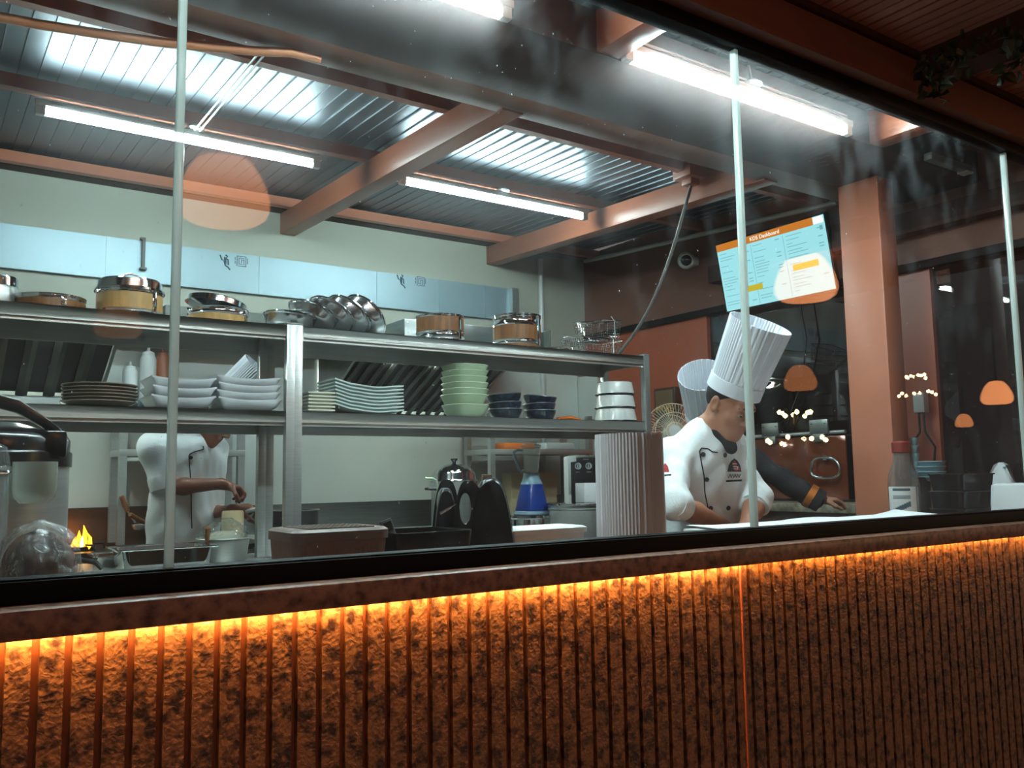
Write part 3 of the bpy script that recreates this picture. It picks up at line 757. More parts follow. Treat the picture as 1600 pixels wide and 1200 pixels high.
for ci, (u0, u1) in enumerate(((.02, .31), (.35, .60), (.66, .97))):
    b = mb(); b.T = Tm; vv = .15
    while vv < .93:
        ln = rnd.uniform(.25, .95); 
        b.box(u0 * SW, (u0 + (u1 - u0) * ln * .6) * SW, vv * SHh, (vv + .008) * SHh, .0002, .0006)
        if rnd.random() < .5: b.box((u1 - .04) * SW, u1 * SW, vv * SHh, (vv + .012) * SHh, .0002, .0006)
        vv += rnd.choice((.04, .04, .055, .09))
    b.build('ticket_lines', 'scrd', t, smooth=None)
spanel(.332, .335, .13, .98, .0002, 'divider', 'scrd'); spanel(.633, .636, .13, .98, .0002, 'divider', 'scrd')
spanel(.30 - .09, .385, .70, .785, .001, 'button', 'scry').location; spanel(.68, .90, .56, .645, .001, 'button', 'scry'); spanel(.955, .98, .13, .19, .001, 'icon', 'scrd')
o = mb().tube([(4.30, (ya + yb_) / 2 - .12, zbm + .05), (4.31, (ya + yb_) / 2 - .16, zbm - .25), (4.325, (ya + yb_) / 2 - .10, zbm - .5), (4.325, (ya + yb_) / 2 + .05, zbm - .8)], .005, 6).build('screen_cable', 'black')
tag(o, 'thin black cable hanging below the lit screen', 'cable')
# ---- plaque, fan, hatch, ledge, plugs
q = at(1046, 606, X=XR - .02); q2 = at(1062, 640, X=XR - .02)
w0 = at(1028, 606, X=XR - .02); 
t = thing('menu_plaque', 'brown framed plaque with gold letters on the orange wall behind the fan', 'plaque', (XR - .03, q.y, q.z - .3))
mb().box(XR - .06, XR - .001, q2.y, w0.y, q.z - .29, q.z).build('frame', 'wooddk', t, bevel=.003)
mb().box(XR - .064, XR - .06, q2.y + .018, w0.y - .018, q.z - .272, q.z - .018).build('board', 'plaque', t)
v, f = text('MORE', .062); b = mb(); b.T = Matrix.Translation((XR - .0645, (q2.y + w0.y) / 2, q.z - .15)) @ Matrix(((0, 0, -1, 0), (-1, 0, 0, 0), (0, 1, 0, 0), (0, 0, 0, 1))); b.add(v, f); b.build('lettering', 'gold', t, smooth=None)
fc = at(1052, 676, Y=2.15)
t = thing('stand_fan', 'round wire stand fan behind the bowing chef', 'fan', (fc.x, 2.2, 0))
T = rotm(fc, (-.55, -.83, .1), (0, 0, 1)); RF = 46 * mpp(1052, 2.15)
b = mb(); b.T = T
for r, z in ((RF, 0), (RF, .012), (RF * .66, .05), (RF * .3, .065), (RF * .66, -.05), (RF * .3, -.08)):
    b.tube([(r * math.cos(2 * PI * i / 48), r * math.sin(2 * PI * i / 48), z) for i in range(48)], .0028, 5, closed=True)
for i in range(56):
    a = 2 * PI * i / 56; c, s_ = math.cos(a), math.sin(a)
    b.tube([(RF * .2 * c, RF * .2 * s_, .068), (RF * .6 * c, RF * .6 * s_, .054), (RF * .92 * c, RF * .92 * s_, .022), (RF * c, RF * s_, 0)], .0016, 4)
    if i % 2: b.tube([(RF * .2 * c, RF * .2 * s_, -.085), (RF * .6 * c, RF * .6 * s_, -.06), (RF * .92 * c, RF * .92 * s_, -.022), (RF * c, RF * s_, 0)], .0016, 4)
b.build('guard', 'fanwire', t)
b = mb(); b.T = T; b.lathe([(0, .072), (RF * .2, .07), (RF * .2, .062), (0, .06)], n=24); b.build('badge', 'whitep', t)
for k in range(3):
    b = mb(); b.T = T @ Matrix.Rotation(2 * PI * k / 3, 4, 'Z'); b.sheet(lambda u, w_: (RF * (.12 + .7 * u), RF * (.36 * (w_ - .5)) * (1 - .3 * abs(u - .5)), .035 * (w_ - .5)), 8, 6, .003); b.build('blade', 'greypaint', t)
b = mb(); b.T = T; b.lathe([(0, .02), (.03, .02), (.05, -.08), (.05, -.2), (0, -.21)], n=20); b.build('motor', 'whitep', t)
b2 = T @ Vector((0, 0, -.14)); mb().tube([(b2.x, b2.y, b2.z - .04), (b2.x, b2.y, .03)], .014, 12).build('pole', 'steel', t); mb().lathe([(0, 0), (.2, 0), (.2, .015), (.04, .04), (0, .04)], (b2.x, b2.y, 0), 32).build('base', 'whitep', t)
# ledge along the right wall
lx = 3.97; lz = at(1250, 787, X=lx).z
ly0 = 1.02
o = thing('wall_ledge', 'grey marble ledge running along the right wall under the bronze flap', 'ledge', (4.15, 1.8, 0))
mb().box(lx, XR - .001, ly0, 2.6, lz - .045, lz).build('top', 'marble', o, bevel=.004); mb().box(lx + .05, XR - .001, ly0 + .02, 2.58, 0, lz - .045).build('cupboard', 'brown', o)
# bronze flap with hinges and handle
hx = XR - .05
ra, rb = at(1168, 684, X=hx), at(1320, 673, X=hx); rz = (ra.z + rb.z) / 2
t = thing('bronze_flap', 'shiny bronze hinged flap on the right wall with two steel hinges', 'flap', (hx, (ra.y + rb.y) / 2, lz))
mb().box(hx, hx + .012, rb.y, ra.y + .22, lz + .012, rz - .02).build('panel', 'bronze', t, bevel=.003)
mb().tube([(hx + .004, rb.y, rz), (hx + .004, ra.y + .22, rz)], .011, 10).build('rod', 'steel', t)
for px in (1203, 1279):
    q = at(px, 672, X=hx - .02)
    h = mb().box(hx - .022, hx - .006, q.y - .062, q.y + .062, rz - .005, rz + .075).build('hinge', 'hood', t, bevel=.003)
    mb().box(hx - .026, hx - .006, q.y - .04, q.y + .04, rz - .05, rz - .006).build('hinge_leaf', 'hood', h, bevel=.003); 
    for dy in (-.045, .045): mb().lathe([(0, 0), (.006, 0), (.004, .004), (0, .004)], (hx - .024, q.y + dy, rz + .05), 10).build('screw', 'blackm', h)
q = at(1290, 730, X=hx - .03); dy = .085; dz = .05
pts = [(hx - .03, q.y + dy * math.cos(a) * (1 if abs(math.cos(a)) < .8 else .95), q.z + dz * math.sin(a)) for a in [2 * PI * i / 24 for i in range(24)]]
pts = [(hx - .035, q.y - .10, q.z - .03), (hx - .035, q.y - .085, q.z + .03), (hx - .035, q.y - .05, q.z + .052), (hx - .035, q.y + .05, q.z + .056), (hx - .035, q.y + .085, q.z + .03), (hx - .035, q.y + .10, q.z - .03), (hx - .035, q.y + .06, q.z - .06), (hx - .035, q.y - .06, q.z - .062)]
for _ in range(3): pts = [tuple(a_ + (b_ - a_) * w_ for a_, b_ in zip(p_, q_)) for p_, q_ in zip(pts, pts[1:] + pts[:1]) for w_ in (.25, .75)]
mb().tube(pts, .008, 10, closed=True).build('ring_handle', 'chrome', t)
mb().box(hx - .035, hx, q.y - .012, q.y + .012, q.z + .04, q.z + .065).build('handle_clip', 'chrome', t)
# plug adapter with two cables on the pier
q = at(1440, 630, X=XR - .02)
t = thing('plug_adapter', 'white plug adapter with two black cables on the beige pier', 'plug', (XR, q.y, q.z))
mb().box(XR - .05, XR - .001, q.y - .03, q.y + .03, q.z - .05, q.z + .05).build('adapter', 'whitep', t, bevel=.005)
for sg in (-1, 1): mb().tube([(XR - .03, q.y + sg * .012, q.z - .05), (XR - .03, q.y + sg * .014, q.z - .15), (XR - .04, q.y + sg * .07, q.z - .23), (XR - .03, q.y + sg * .05, q.z - .33), (XR - .02, q.y + sg * .06, 1.06)], .006, 8).build('cable', 'black', t)
# rack behind the cook and shelf unit in the back right corner
def back_rack(x0, x1, y0, y1, zsn, ztop, label):
    t = thing('storage_rack', label, 'rack', ((x0 + x1) / 2, y0, TZ), 'steel storage racks')
    for x in (x0, x1):
        for y in (y0, y1): mb().box(x - .019, x + .019, y - .019, y + .019, TZ + .031, ztop).build('post', 'steel', t)
    for z in zsn: mb().box(x0 - .02, x1 + .02, y0 - .02, y1 + .02, z - .035, z).build('shelf', 'steelx', t, bevel=.002)
    return t
x0, x1 = atx(190, 3.3, 1.3), atx(374, 3.3, 1.3); zz = at(280, 703, Y=3.3).z
back_rack(x0, x1, 3.28, 3.52, (zz,), zz + .25, 'steel storage rack standing behind the cook in white')
x0, x1 = atx(768, 3.2, 1.3), atx(921, 3.2, 1.3); zz2 = at(840, 702, Y=3.18).z
back_rack(x0, x1, 3.2, 3.5, (zz2,), zz2 + .24, 'steel storage rack behind the blue blender, holding the orange box')
xo = atx(786, 3.24, zz2); xo2 = atx(834, 3.24, zz2)
o = mb().box(xo, xo2, 3.23, 3.40, zz2 + .001, zz2 + .045).build('orange_box', 'orangep', bevel=.003); tag(o, 'flat orange box on the storage rack shelf behind the blender', 'box')
xo = atx(852, 3.24, zz2); xo2 = atx(897, 3.24, zz2)
o = mb().box(xo, xo2, 3.23, 3.42, zz2 + .001, zz2 + .05).build('tray', 'whitep', bevel=.012); tag(o, 'white flat tray on the storage rack shelf right of the orange box', 'tray')
xo = atx(796, 3.4, 1.0); xo2 = atx(868, 3.4, 1.0)
o = mb().box(xo, xo2, 3.37, 3.5, TZ + .031, 1.24).build('carton', 'card', bevel=.004); tag(o, 'beige carton on the back counter behind the blue blender', 'carton')
xo = atx(872, 3.1, 1.0); xo2 = atx(900, 3.1, 1.0)
b = mb().lathe([(0, 0), (.07, 0), (.085, .19), (.079, .19), (.065, .01), (0, .01)], ((xo + xo2) / 2, 3.08, TZ + .0315), 24); o = b.build('black_tub', 'blackm'); tag(o, 'small black tub on the back counter left of the knobbed machine', 'tub')
# bottles on a small wall shelf
bx0 = atx(186, 3.42, 1.7); bx1 = atx(300, 3.42, 1.7); bz = 1.66
o = mb().box(bx0 + .0, bx1, 3.33, YB - .013, bz - .02, bz).build('wall_shelf', 'steelx'); tag(o, 'narrow steel wall shelf carrying three squeeze bottles', 'shelf')
def bottle(px, w, top, m, label):
    x = atx(px, 3.42, 1.8); r = w * mpp(px, 3.42) / 2; h = top - bz
    t = thing('squeeze_bottle', label, 'bottle', (x, 3.42, bz), 'squeeze bottles')
    mb().lathe([(0, 0), (r * .95, 0), (r, .01), (r, h * .8), (r * .8, h * .88), (0, h * .88)], (x, 3.42, bz), 24).build('body', m, t)
    mb().lathe([(0, h * .88), (r * .78, h * .88), (r * .7, h * .95), (r * .2, h * .98), (r * .15, h * 1.08), (0, h * 1.09)], (x, 3.42, bz), 20).build('cap', m, t)
bottle(203, 22, at(203, 570, Y=3.42).z, 'whitep', 'shortest white squeeze bottle on the wall shelf next to the hood')
bottle(231, 25, at(231, 547, Y=3.42).z, 'whitep', 'tall white squeeze bottle on the wall shelf beside the orange one')
bottle(254, 21, at(254, 548, Y=3.42).z, 'orange', 'orange squeeze bottle on the wall shelf behind the first pane joint')

# ================================================================== THINGS ON THE RACKS
def wood_pot(px, w, y, z, bands, label, lid=None, handle=False, wood='wood', tilt=None, twist=0.0):
    """round wooden-banded steel serving pot; bands = list of (height, kind)"""
    x = atx(px, y, z); r = w * mpp(px, y, z) / 2
    t = thing('serving_pot', label, 'pot', (0, 0, 0), 'wood-banded serving pots')
    h = 0.0; prof = [(0, 0), (r * .93, 0)]
    for hh, kind in bands:
        if kind == 'w':
            b = mb(); b.lathe([(r * .965, h), (r * .985, h + .002), (r * .985, h + hh - .002), (r * .965, h + hh), (r * .9, h + hh), (r * .9, h)], n=56, closed=True, fn=lambda rr, zz, a: rr * (1 - (.012 if (a * 24 / (2 * PI)) % 1 < .08 else 0)))
            b.build('wood_band', wood, t, smooth=20)
        else:
            b = mb(); b.lathe([(r * .9, h), (r * .97, h), (r * 1.0, h + .006), (r * .97, h + .012) if hh > .02 else (r * 1.0, h + hh * .6), (r * .97, h + hh - .008) if hh > .02 else (r * 1.0, h + hh * .7), (r * 1.01, h + hh), (r * .9, h + hh)], n=56, closed=True); b.build('steel_ring', 'chrome', t)
        h += hh
    b = mb(); b.lathe([(0, 0), (r * .93, 0), (r * .93, h), (r * .88, h), (r * .88, .006), (0, .006)], n=40); b.build('bowl', 'chrome', t)
    for a in (twist, twist + PI):
        c, s = math.cos(a), math.sin(a)
        b = mb(); b.T = Matrix.Rotation(a, 4, 'Z'); b.box(r * .97, r * 1.02, -.011, .011, .01, h - .006); b.build('side_strap', 'chrome', t, bevel=.003)
    if lid:
        b = mb(); b.lathe([(0, h + lid * .98), (r * .55, h + lid * .97), (r * .9, h + lid * .92), (r * .95, h + lid * .8), (r * .96, h + .012), (r * 1.05, h + .008), (r * 1.05, h), (0, h)], n=48); l = b.build('lid', 'chrome', t)
        if handle:
            mb().tube([(-.035, 0, h + lid * .96), (-.03, 0, h + lid + .022), (0, 0, h + lid + .03), (.03, 0, h + lid + .022), (.035, 0, h + lid * .96)], .004, 8).build('lid_handle', 'chrome', l)
    t.location = (x, y, z + .0005)
    if tilt: t.rotation_euler = tilt; 
    return t, x, r, h
YU = 2.16
t = thing('steel_canister', 'steel lidded canister at the left end of the upper shelf', 'canister', (0, 0, 0))
x = atx(-4, YU, S2); r = 27 * mpp(5, YU)
mb().lathe([(0, 0), (r * .96, 0), (r, .01), (r, .075), (r * .98, .08), (0, .08)], n=40).build('body', 'steel', t); mb().lathe([(0, .08), (r * 1.03, .08), (r * 1.03, .112), (r * .95, .118), (0, .118)], n=40).build('lid', 'chrome', t); t.location = (x, YU, S2)
wood_pot(77, 104, YU, S2, ((.035, 'w'), (.018, 's')), 'low brown wood-banded pot without lid, beside the steel canister', wood='woodd', twist=-1.3)
px0 = atx(128, 2.1, S2); px1 = atx(152, 2.1, S2)
o = mb().tube([(px0 - .01, 2.12, S2 + .012), (px0 + .04, 2.10, S2 + .012), (px1 + .06, 2.09, S2 + .008)], [.008, .007, .006], 8).build('black_handle_tool', 'black'); tag(o, 'black handled tool lying between the two left serving pots', 'utensil')
wood_pot(202, 98, YU, S2, ((.022, 's'), (.070, 'w'), (.012, 's')), 'tall pale wood-banded pot with shiny loop-handled lid', lid=.055, handle=True, twist=-.95)
tl, xx, rr, hh = wood_pot(340, 92, YU + .03, S2, ((.042, 'w'), (.03, 's')), 'wood-banded pot with tilted shiny lid left of leaning pans', twist=-.7, lid=None)
b = mb(); b.T = Matrix.Translation(tl.location); b.lathe([(0, .03), (rr * .9, .028), (rr * .97, .022), (rr * .98, 0), (rr * 1.04, -.004), (rr * .9, -.004), (0, .0)], n=48)
lb = b.build('lid', 'chrome', tl); lb.location = (-.006, -.004, hh + .018); lb.rotation_euler = (0, R(10), 0)
# five leaning steel pans
def steel_pan(r, d):
    t = thing('steel_pan', 'pan', 'pan', (0, 0, 0), 'leaning steel pans')
    mb().lathe([(0, 0), (r * .8, 0), (r * .9, .010), (r * .96, d * .8), (r * 1.0, d * .92), (r * 1.05, d), (r * 1.05, d + .003), (r * .97, d), (r * .93, d * .8), (r * .86, .016), (0, .008)], n=56).build('bowl', 'satin', t)
    mb().tube([(r * 1.035 * math.cos(2 * PI * i / 40), r * 1.035 * math.sin(2 * PI * i / 40), d) for i in range(40)], .004, 6, closed=True).build('rolled_rim', 'chrome', t)
    return t
proto = None
spec = ((452, 6, 0), (484, 26, 0), (511, 36, 0), (536, 43, 0), (562, 50, 0))
labs = ['flattest steel pan at the left of the leaning row', 'second leaning steel pan, just right of the rack joint', 'middle pan of the five leaning steel pans', 'fourth leaning steel pan, next to the steepest one', 'steepest leaning steel pan, rightmost of the leaning row']
for i, (px, ang, dz) in enumerate(spec):
    r = .118; d = .052; A = R(ang)
    if proto is None: proto = steel_pan(r, d); o = proto
    else: o = dup(proto, (0, 0, 0))
    o['label'] = labs[i]
    o.rotation_euler = (0, A, R(14))                 # leaning to the left: the base looks down-left, the mouth up-right
    o.location = (atx(px, YU, S2 + .06), YU + .004 * i, S2 + .002 + max(.8 * r * math.sin(A), 1.05 * r * math.sin(A) - d * math.cos(A)) + .004)
wood_pot(688, 76, YU, S2, ((.022, 's'), (.03, 's'), (.075, 'w'), (.012, 's')), 'brown wood-banded pot standing on a steel ring, mid shelf', wood='woodd', twist=-1.15)
wood_pot(808, 76, YU, S2, ((.022, 'w'), (.024, 's'), (.078, 'w'), (.05, 's'), (.01, 's')), 'brown wood-banded pot with deep steel collar before the black plate', wood='woodd', twist=-1.1)
x = atx(868, YU, S2); r = 22 * mpp(868, YU)
o = mb().lathe([(0, 0), (r * .9, 0), (r, .012), (r, .022), (r * .8, .03), (0, .032)], (x, YU, S2), 36).build('flat_pan', 'satin', None); tag(o, 'flat steel pan on the upper shelf beside the fry baskets', 'pan')
# fry baskets
def basket(label, w, d, h):
    t = thing('fry_basket', label, 'basket', (0, 0, 0), 'wire fry baskets')
    b = mb(); n = 13; m = 10; k = 7
    def P(u, v, q):  # taper
        s = .84 + .16 * q; return ((u - .5) * w * s, (v - .5) * d * s, q * h)
    for i in range(n + 1):
        u = i / n; b.tube([P(u, 0, 1), P(u, 0, 0), P(u, 1, 0), P(u, 1, 1)], .0011, 4, caps=False)
    for i in range(m + 1):
        v = i / m; b.tube([P(0, v, 1), P(0, v, 0), P(1, v, 0), P(1, v, 1)], .0011, 4, caps=False)
    for i in range(k):
        q = i / k; b.tube([P(0, 0, q), P(1, 0, q), P(1, 1, q), P(0, 1, q)], .0011, 4, closed=True)
    b.build('wire_mesh', 'chrome', t)
    mb().tube([P(0, 0, 1), P(1, 0, 1), P(1, 1, 1), P(0, 1, 1)], .0035, 6, closed=True).build('rim', 'chrome', t)
    mb().tube([(w * .25, -d * .5, h * .05), (w * .25, -d * .505, h * 1.0), (w * .25, -d * .35, h * 1.25)], .003, 6).build('hook', 'steel', t)
    mb().tube([(-w * .5, -.03, h), (-w * .62, -.02, h * 1.06), (-w * .62, .02, h * 1.06), (-w * .5, .03, h)], .0035, 6).build('handle', 'steel', t)
    return t
xa = atx(893, 2.2, S2); xb = atx(958, 2.2, S2)
o = basket('wire fry basket standing upright at the shelf end', xb - xa, .19, .10); o.location = ((xa + xb) / 2, 2.2, S2 + .002)
o = basket('wire fry basket tilted on top of the upright basket', (xb - xa) * .72, .17, .11); o.location = ((xa + xb) / 2 + .045, 2.2, S2 + .105); o.rotation_euler = (R(10), R(-10), 0)

# ---- lower shelf crockery
def plate_round(r, d):
    return mb().lathe([(0, 0), (r * .6, 0), (r * .66, .003), (r * .92, d * .7), (r, d), (r * 1.0, d + .004), (r * .93, d * .8 + .003), (r * .66, .009), (0, .007)], n=56)
def stackup(make, n, step, x, y, z, labf, group, name, cat, jit=.004, rz=0.05):
    first = None
    for i in range(n):
        lab = labf(i, n)
        zz = z + (sum(step[:i]) if isinstance(step, (list, tuple)) else step * i) + .0003
        if first is None: o = make(); first = o
        else: o = first.copy(); COL.objects.link(o)
        o.location = (x + rnd.uniform(-jit, jit), y + rnd.uniform(-jit, jit), zz); o.rotation_euler = (0, 0, rnd.uniform(-rz, rz))
        tag(o, lab, cat, group)
    return first
YL = 2.15
r = 55 * mpp(155, YL)
stackup(lambda: plate_round(r, .022).build('plate', 'brownglaze'), 6, .0135, atx(155, YL, S1), YL, S1, lambda i, n: f'brown glazed round plate, {nth(i, n)} in its stack of six', 'brown plates on the left rack', 'plate', 'plate')
def square_dish(w, d, h):
    def fn(u, v):
        x = (u - .5) * 2; y = (v - .5) * 2; e = max(abs(x), abs(y))
        z = h * max(0, (e - .62) / .38) ** 1.6 + .012 * (x * x) * (1 if e > .9 else 0)
        return (x * w / 2, y * d / 2, z + .008)
    b = mb().sheet(fn, 26, 18, .007); b.box(-w * .3, w * .3, -d * .3, d * .3, 0, .004); return b.build('square_dish', 'whitesq', smooth=50)
for k, (p0, p1, n, st) in enumerate(((234, 334, 3, .038), (338, 438, 4, .031))):
    xa, xb = atx(p0, YL - .1, S1), atx(p1, YL - .1, S1)
    stackup(lambda: square_dish(xb - xa, .25, .036), n, st, (xa + xb) / 2, YL, S1, lambda i, n, k=k: f'white square dish, {nth(i, n)} in the stack ' + ('of three under the pane joint' if k == 0 else 'of four before the paper hat'), 'white square dishes', 'dish', 'dish', .006, .03)
xa, xb = atx(479, YL - .09, S1), atx(521, YL - .09, S1)
def flat_rect(w, d, m, wave):
    def fn(u, v):
        x = u - .5; y = v - .5; e = max(abs(x), abs(y)) * 2
        z = .006 + .010 * max(0, (e - .75) / .25)
        if wave: z += .022 * max(0, (.22 - u) / .22) ** 1.2 * (1 if wave else 0) + .006 * math.sin(u * 2 * PI * 1.1 + .6)
        return (x * w, y * d, z + (.006 if wave else 0))
    return mb().sheet(fn, 30, 10, .007).build('rectangular_plate', m, smooth=50)
stackup(lambda: flat_rect(xb - xa, .22, 'creamg', False), 6, .0158, (xa + xb) / 2, YL, S1, lambda i, n: f'cream rectangular plate, {nth(i, n)} in the stack beside the rack joint', 'cream plates', 'plate', 'plate', .002, .01)
xa, xb = atx(521, YL - .09, S1), atx(628, YL - .09, S1)
stackup(lambda: flat_rect(xb - xa, .22, 'greyg', True), 8, .0165, (xa + xb) / 2, YL, S1, lambda i, n: f'pale grey wavy plate, {nth(i, n)} in its stack of eight', 'wavy grey plates', 'plate', 'plate', .002, .01)
def bowl(r, h, m, name, rim=None, sq=1.0):
    b = mb().lathe([(0, 0), (r * .58, 0), (r * .62, .004), (r * .82, h * .35), (r * .96, h * .9), (r, h), (r * .985, h + .003), (r * .94, h * .92), (r * .78, h * .38), (r * .55, .012), (0, .01)], n=56, fn=(None if sq == 1 else (lambda rr, z, a: rr * (abs(math.cos(a)) ** sq + abs(math.sin(a)) ** sq) ** (-1 / sq))))
    return b.build(name, m)
r = 33.5 * mpp(726, YL)
stackup(lambda: bowl(r, .066, 'green', 'green_bowl', sq=3.2), 7, [.052, .030, .030, .032, .030, .030, .03], atx(726, YL, S1 + .1), YL, S1, lambda i, n: f'pale green bowl, {nth(i, n)} in the tall stack of seven', 'pale green bowls', 'bowl', 'bowl', .004, .06)
def blue_bowl(r, h):
    t = thing('blue_bowl', 'b', 'bowl', (0, 0, 0), 'dark blue bowls')
    mb().lathe([(0, 0), (r * .7, 0), (r * .8, .008), (r * .95, h * .6), (r, h), (r * .97, h + .002), (r * .9, h * .6), (r * .74, .014), (0, .01)], n=48).build('body', 'blue', t)
    mb().tube([(r * .99 * math.cos(2 * PI * i / 48), r * .99 * math.sin(2 * PI * i / 48), h + .001) for i in range(48)], .003, 5, closed=True).build('rim', 'rimblue', t); return t
r = 27 * mpp(790, YL); first = None
for k, (px, n) in enumerate(((789, 3), (843, 3))):
    for i in range(n):
        o = blue_bowl(r, .052) if first is None else dup(first, (0, 0, 0)); first = first or o
        o.location = (atx(px, YL, S1), YL, S1 + .001 + i * .034); o['label'] = f'dark blue mottled bowl, {["lowest", "middle", "topmost"][i]} in the stack ' + ('beside the green bowls' if k == 0 else 'beside the orange tongs')
        if i: o.rotation_euler = (0, R((4, -7)[k] * (i == 2) + (-3, -3)[k] * (i == 1)), rnd.uniform(0, 6))
        if i == 2: o.location.z += .012
x0 = atx(872, 2.22, S1); x1 = atx(905, 2.22, S1)
t = thing('tongs', 'orange handled tongs lying by the dark blue bowls', 'tongs', (x0, 2.22, S1))
for s in (-1, 1): mb().tube([(x0, 2.22 + s * .006, S1 + .02), ((x0 + x1) / 2, 2.22 + s * .016, S1 + .028), (x1, 2.22 + s * .012, S1 + .016)], [.008, .01, .007], 8).build('handle', 'orangep', t)
mb().box(x0, x1 + .05, 2.19, 2.26, S1, S1 + .012).build('holder', 'clearp', t)
def tureen(r, h):
    t = thing('white_tureen', 'w', 'tureen', (0, 0, 0), 'white tureens on the right rack')
    mb().lathe([(0, h), (r * .80, h), (r * .9, h * .94), (r * .985, h * .3), (r, .004), (r * .97, .004), (r * .95, h * .3), (r * .86, h * .88), (0, h * .93)], n=56).build('body', 'white', t)
    mb().tube([(r * 1.003 * math.cos(2 * PI * i / 48), r * 1.003 * math.sin(2 * PI * i / 48), .004) for i in range(48)], .0036, 5, closed=True).build('rim', 'black', t); return t
r = 33 * mpp(962, YL); h = 21 * mpp(962, YL); first = None
for i in range(3):
    o = tureen(r, h * .98) if first is None else dup(first, (0, 0, 0)); first = first or o
    o.location = (atx(962, YL, S1), YL, S1 + .004 + i * h); o['label'] = f'white upturned tureen with dark rim, {["lowest", "middle", "topmost"][i]} of three'; s = 1 - .04 * i; o.scale = (s, s, 1)
o = mb().box(atx(216, 2.3, S1), atx(236, 2.3, S1), 2.28, 2.34, S1, S1 + .012).build('white_card_box', 'paper', bevel=.002); tag(o, 'small flat white box lying between brown and white plates', 'box')
o = mb().lathe([(0, 0), (.028, 0), (.03, .045), (.02, .05), (0, .05)], (atx(226, 2.33, S1), 2.33, S1 + .0125), 20).build('blue_cup', 'bluegrey'); tag(o, 'small blue-grey cup behind the brown plate stack', 'cup')

# ================================================================== THINGS ON THE TABLES BELOW THE RACKS
# steam pot with dome lid
t = thing('steam_pot', 'steel pot with domed lid and black knob behind the black appliance', 'pot', (0, 0, 0))
x = atx(710, 3.22, 1.1); r = 36 * mpp(710, 3.22); zr = at(710, 752, Y=3.22).z; zt2 = at(710, 724, Y=3.22).z
mb().lathe([(0, 0), (r * .96, 0), (r, .02), (r, zr - TZ - .03), (r * .95, zr - TZ - .03), (r * .9, .02), (0, .015)], (x, 3.22, TZ + .031), 48).build('body', 'steel', t)
hh = zt2 - zr
l = mb().lathe([(0, hh), (r * .4, hh * .92), (r * .75, hh * .72), (r * .93, hh * .45), (r * .98, hh * .12), (r * 1.04, .004), (r * 1.04, 0), (0, 0)], (x, 3.22, zr), 48).build('lid', 'chrome', t)
mb().lathe([(0, 0), (.012, 0), (.012, .014), (.022, .024), (.024, .034), (0, .036)], (x, 3.22, zr + hh - .003), 20).build('lid_knob', 'black', l)
for s in (-1, 1): mb().tube([(x + s * r, 3.19, zr - .05), (x + s * (r + .05), 3.2, zr - .045), (x + s * (r + .05), 3.24, zr - .045), (x + s * r, 3.25, zr - .05)], .008, 8).build('side_handle', 'black', t)
q = at(672, 748, Y=3.05); x9 = q.x
t = thing('green_ladle', 'ladle with green handle standing left of the domed pot', 'utensil', (x9 + .1, 3.06, TZ + .031))
mb().lathe([(0, 0), (.045, 0), (.05, .1), (.046, .1), (.04, .006), (0, .006)], (x9 + .1, 3.06, TZ + .031), 24).build('holder', 'dksteel', t)
mb().tube([(x9 + .1, 3.06, TZ + .05), (x9 + .05, 3.06, q.z - .01), (x9 + .02, 3.06, q.z), (x9 - .03, 3.06, q.z + .004)], [.005, .006, .009, .007], 8).build('handle', 'green', t)
# blender on an upturned pan
bx = atx(831, 2.36, 1.1); bzz = at(831, 804, Y=2.36).z; sc = mpp(831, 2.36)
r = 46 * sc
o = mb().lathe([(0, .0), (r * .9, 0), (r, .01), (r * .98, bzz - TZ - .02), (r * 1.04, bzz - TZ - .012), (r * 1.0, bzz - TZ - .001), (0, bzz - TZ - .001)], (bx - .01, 2.36, TZ + .0005), 48).build('lidded_pan', 'chrome'); tag(o, 'shallow steel lidded pan standing under the blue blender', 'pan')
t = thing('blender', 'blue blender with clear jug on the table under the right rack', 'blender', (bx, 2.36, bzz))
hB = (804 - 757) * sc; hN = (757 - 740) * sc; hJ = (740 - 700) * sc
def sq_ring(w, z, n=24, p=4.0):
    return [(bx + w * math.cos(a) * (abs(math.cos(a)) ** p + abs(math.sin(a)) ** p) ** (-1 / p), 2.36 + w * math.sin(a) * (abs(math.cos(a)) ** p + abs(math.sin(a)) ** p) ** (-1 / p), z) for a in [2 * PI * i / n + .35 for i in range(n)]]
mb().loft([sq_ring(24 * sc, bzz), sq_ring(25 * sc, bzz + .004), sq_ring(24 * sc, bzz + .018), sq_ring(22 * sc, bzz + .022)]).build('foot', 'bluegrey', t)
mb().loft([sq_ring(22.5 * sc, bzz + .0225), sq_ring(14.5 * sc, bzz + hB)]).build('motor_base', 'bluep', t, bevel=.003)
mb().loft([sq_ring(15 * sc, bzz + hB), sq_ring(13.5 * sc, bzz + hB + .01), sq_ring(11.5 * sc, bzz + hB + hN * .5), sq_ring(10.5 * sc, bzz + hB + hN)]).build('collar', 'bluegrey', t)
q = Vector((bx, 2.36, bzz)); d = Vector((-q.x, -1.7 - 2.36, 0)).normalized(); T = rotm(q + d * (19.0 * sc) + Vector((0, 0, hB * .42)), (d * -.36 + Vector((0, 0, 1))).normalized(), d)
b = mb(); b.T = T; b.lathe([(0, -.012), (.013, -.011), (.015, 0), (.012, .008), (0, .012)], n=16, sy=.55); b.prism([(-.004, 0), (.004, 0), (.003, .05), (-.003, .05)], -.002, .006, 'Y'); b.build('switch', 'bluegrey', t)
zj = bzz + hB + hN
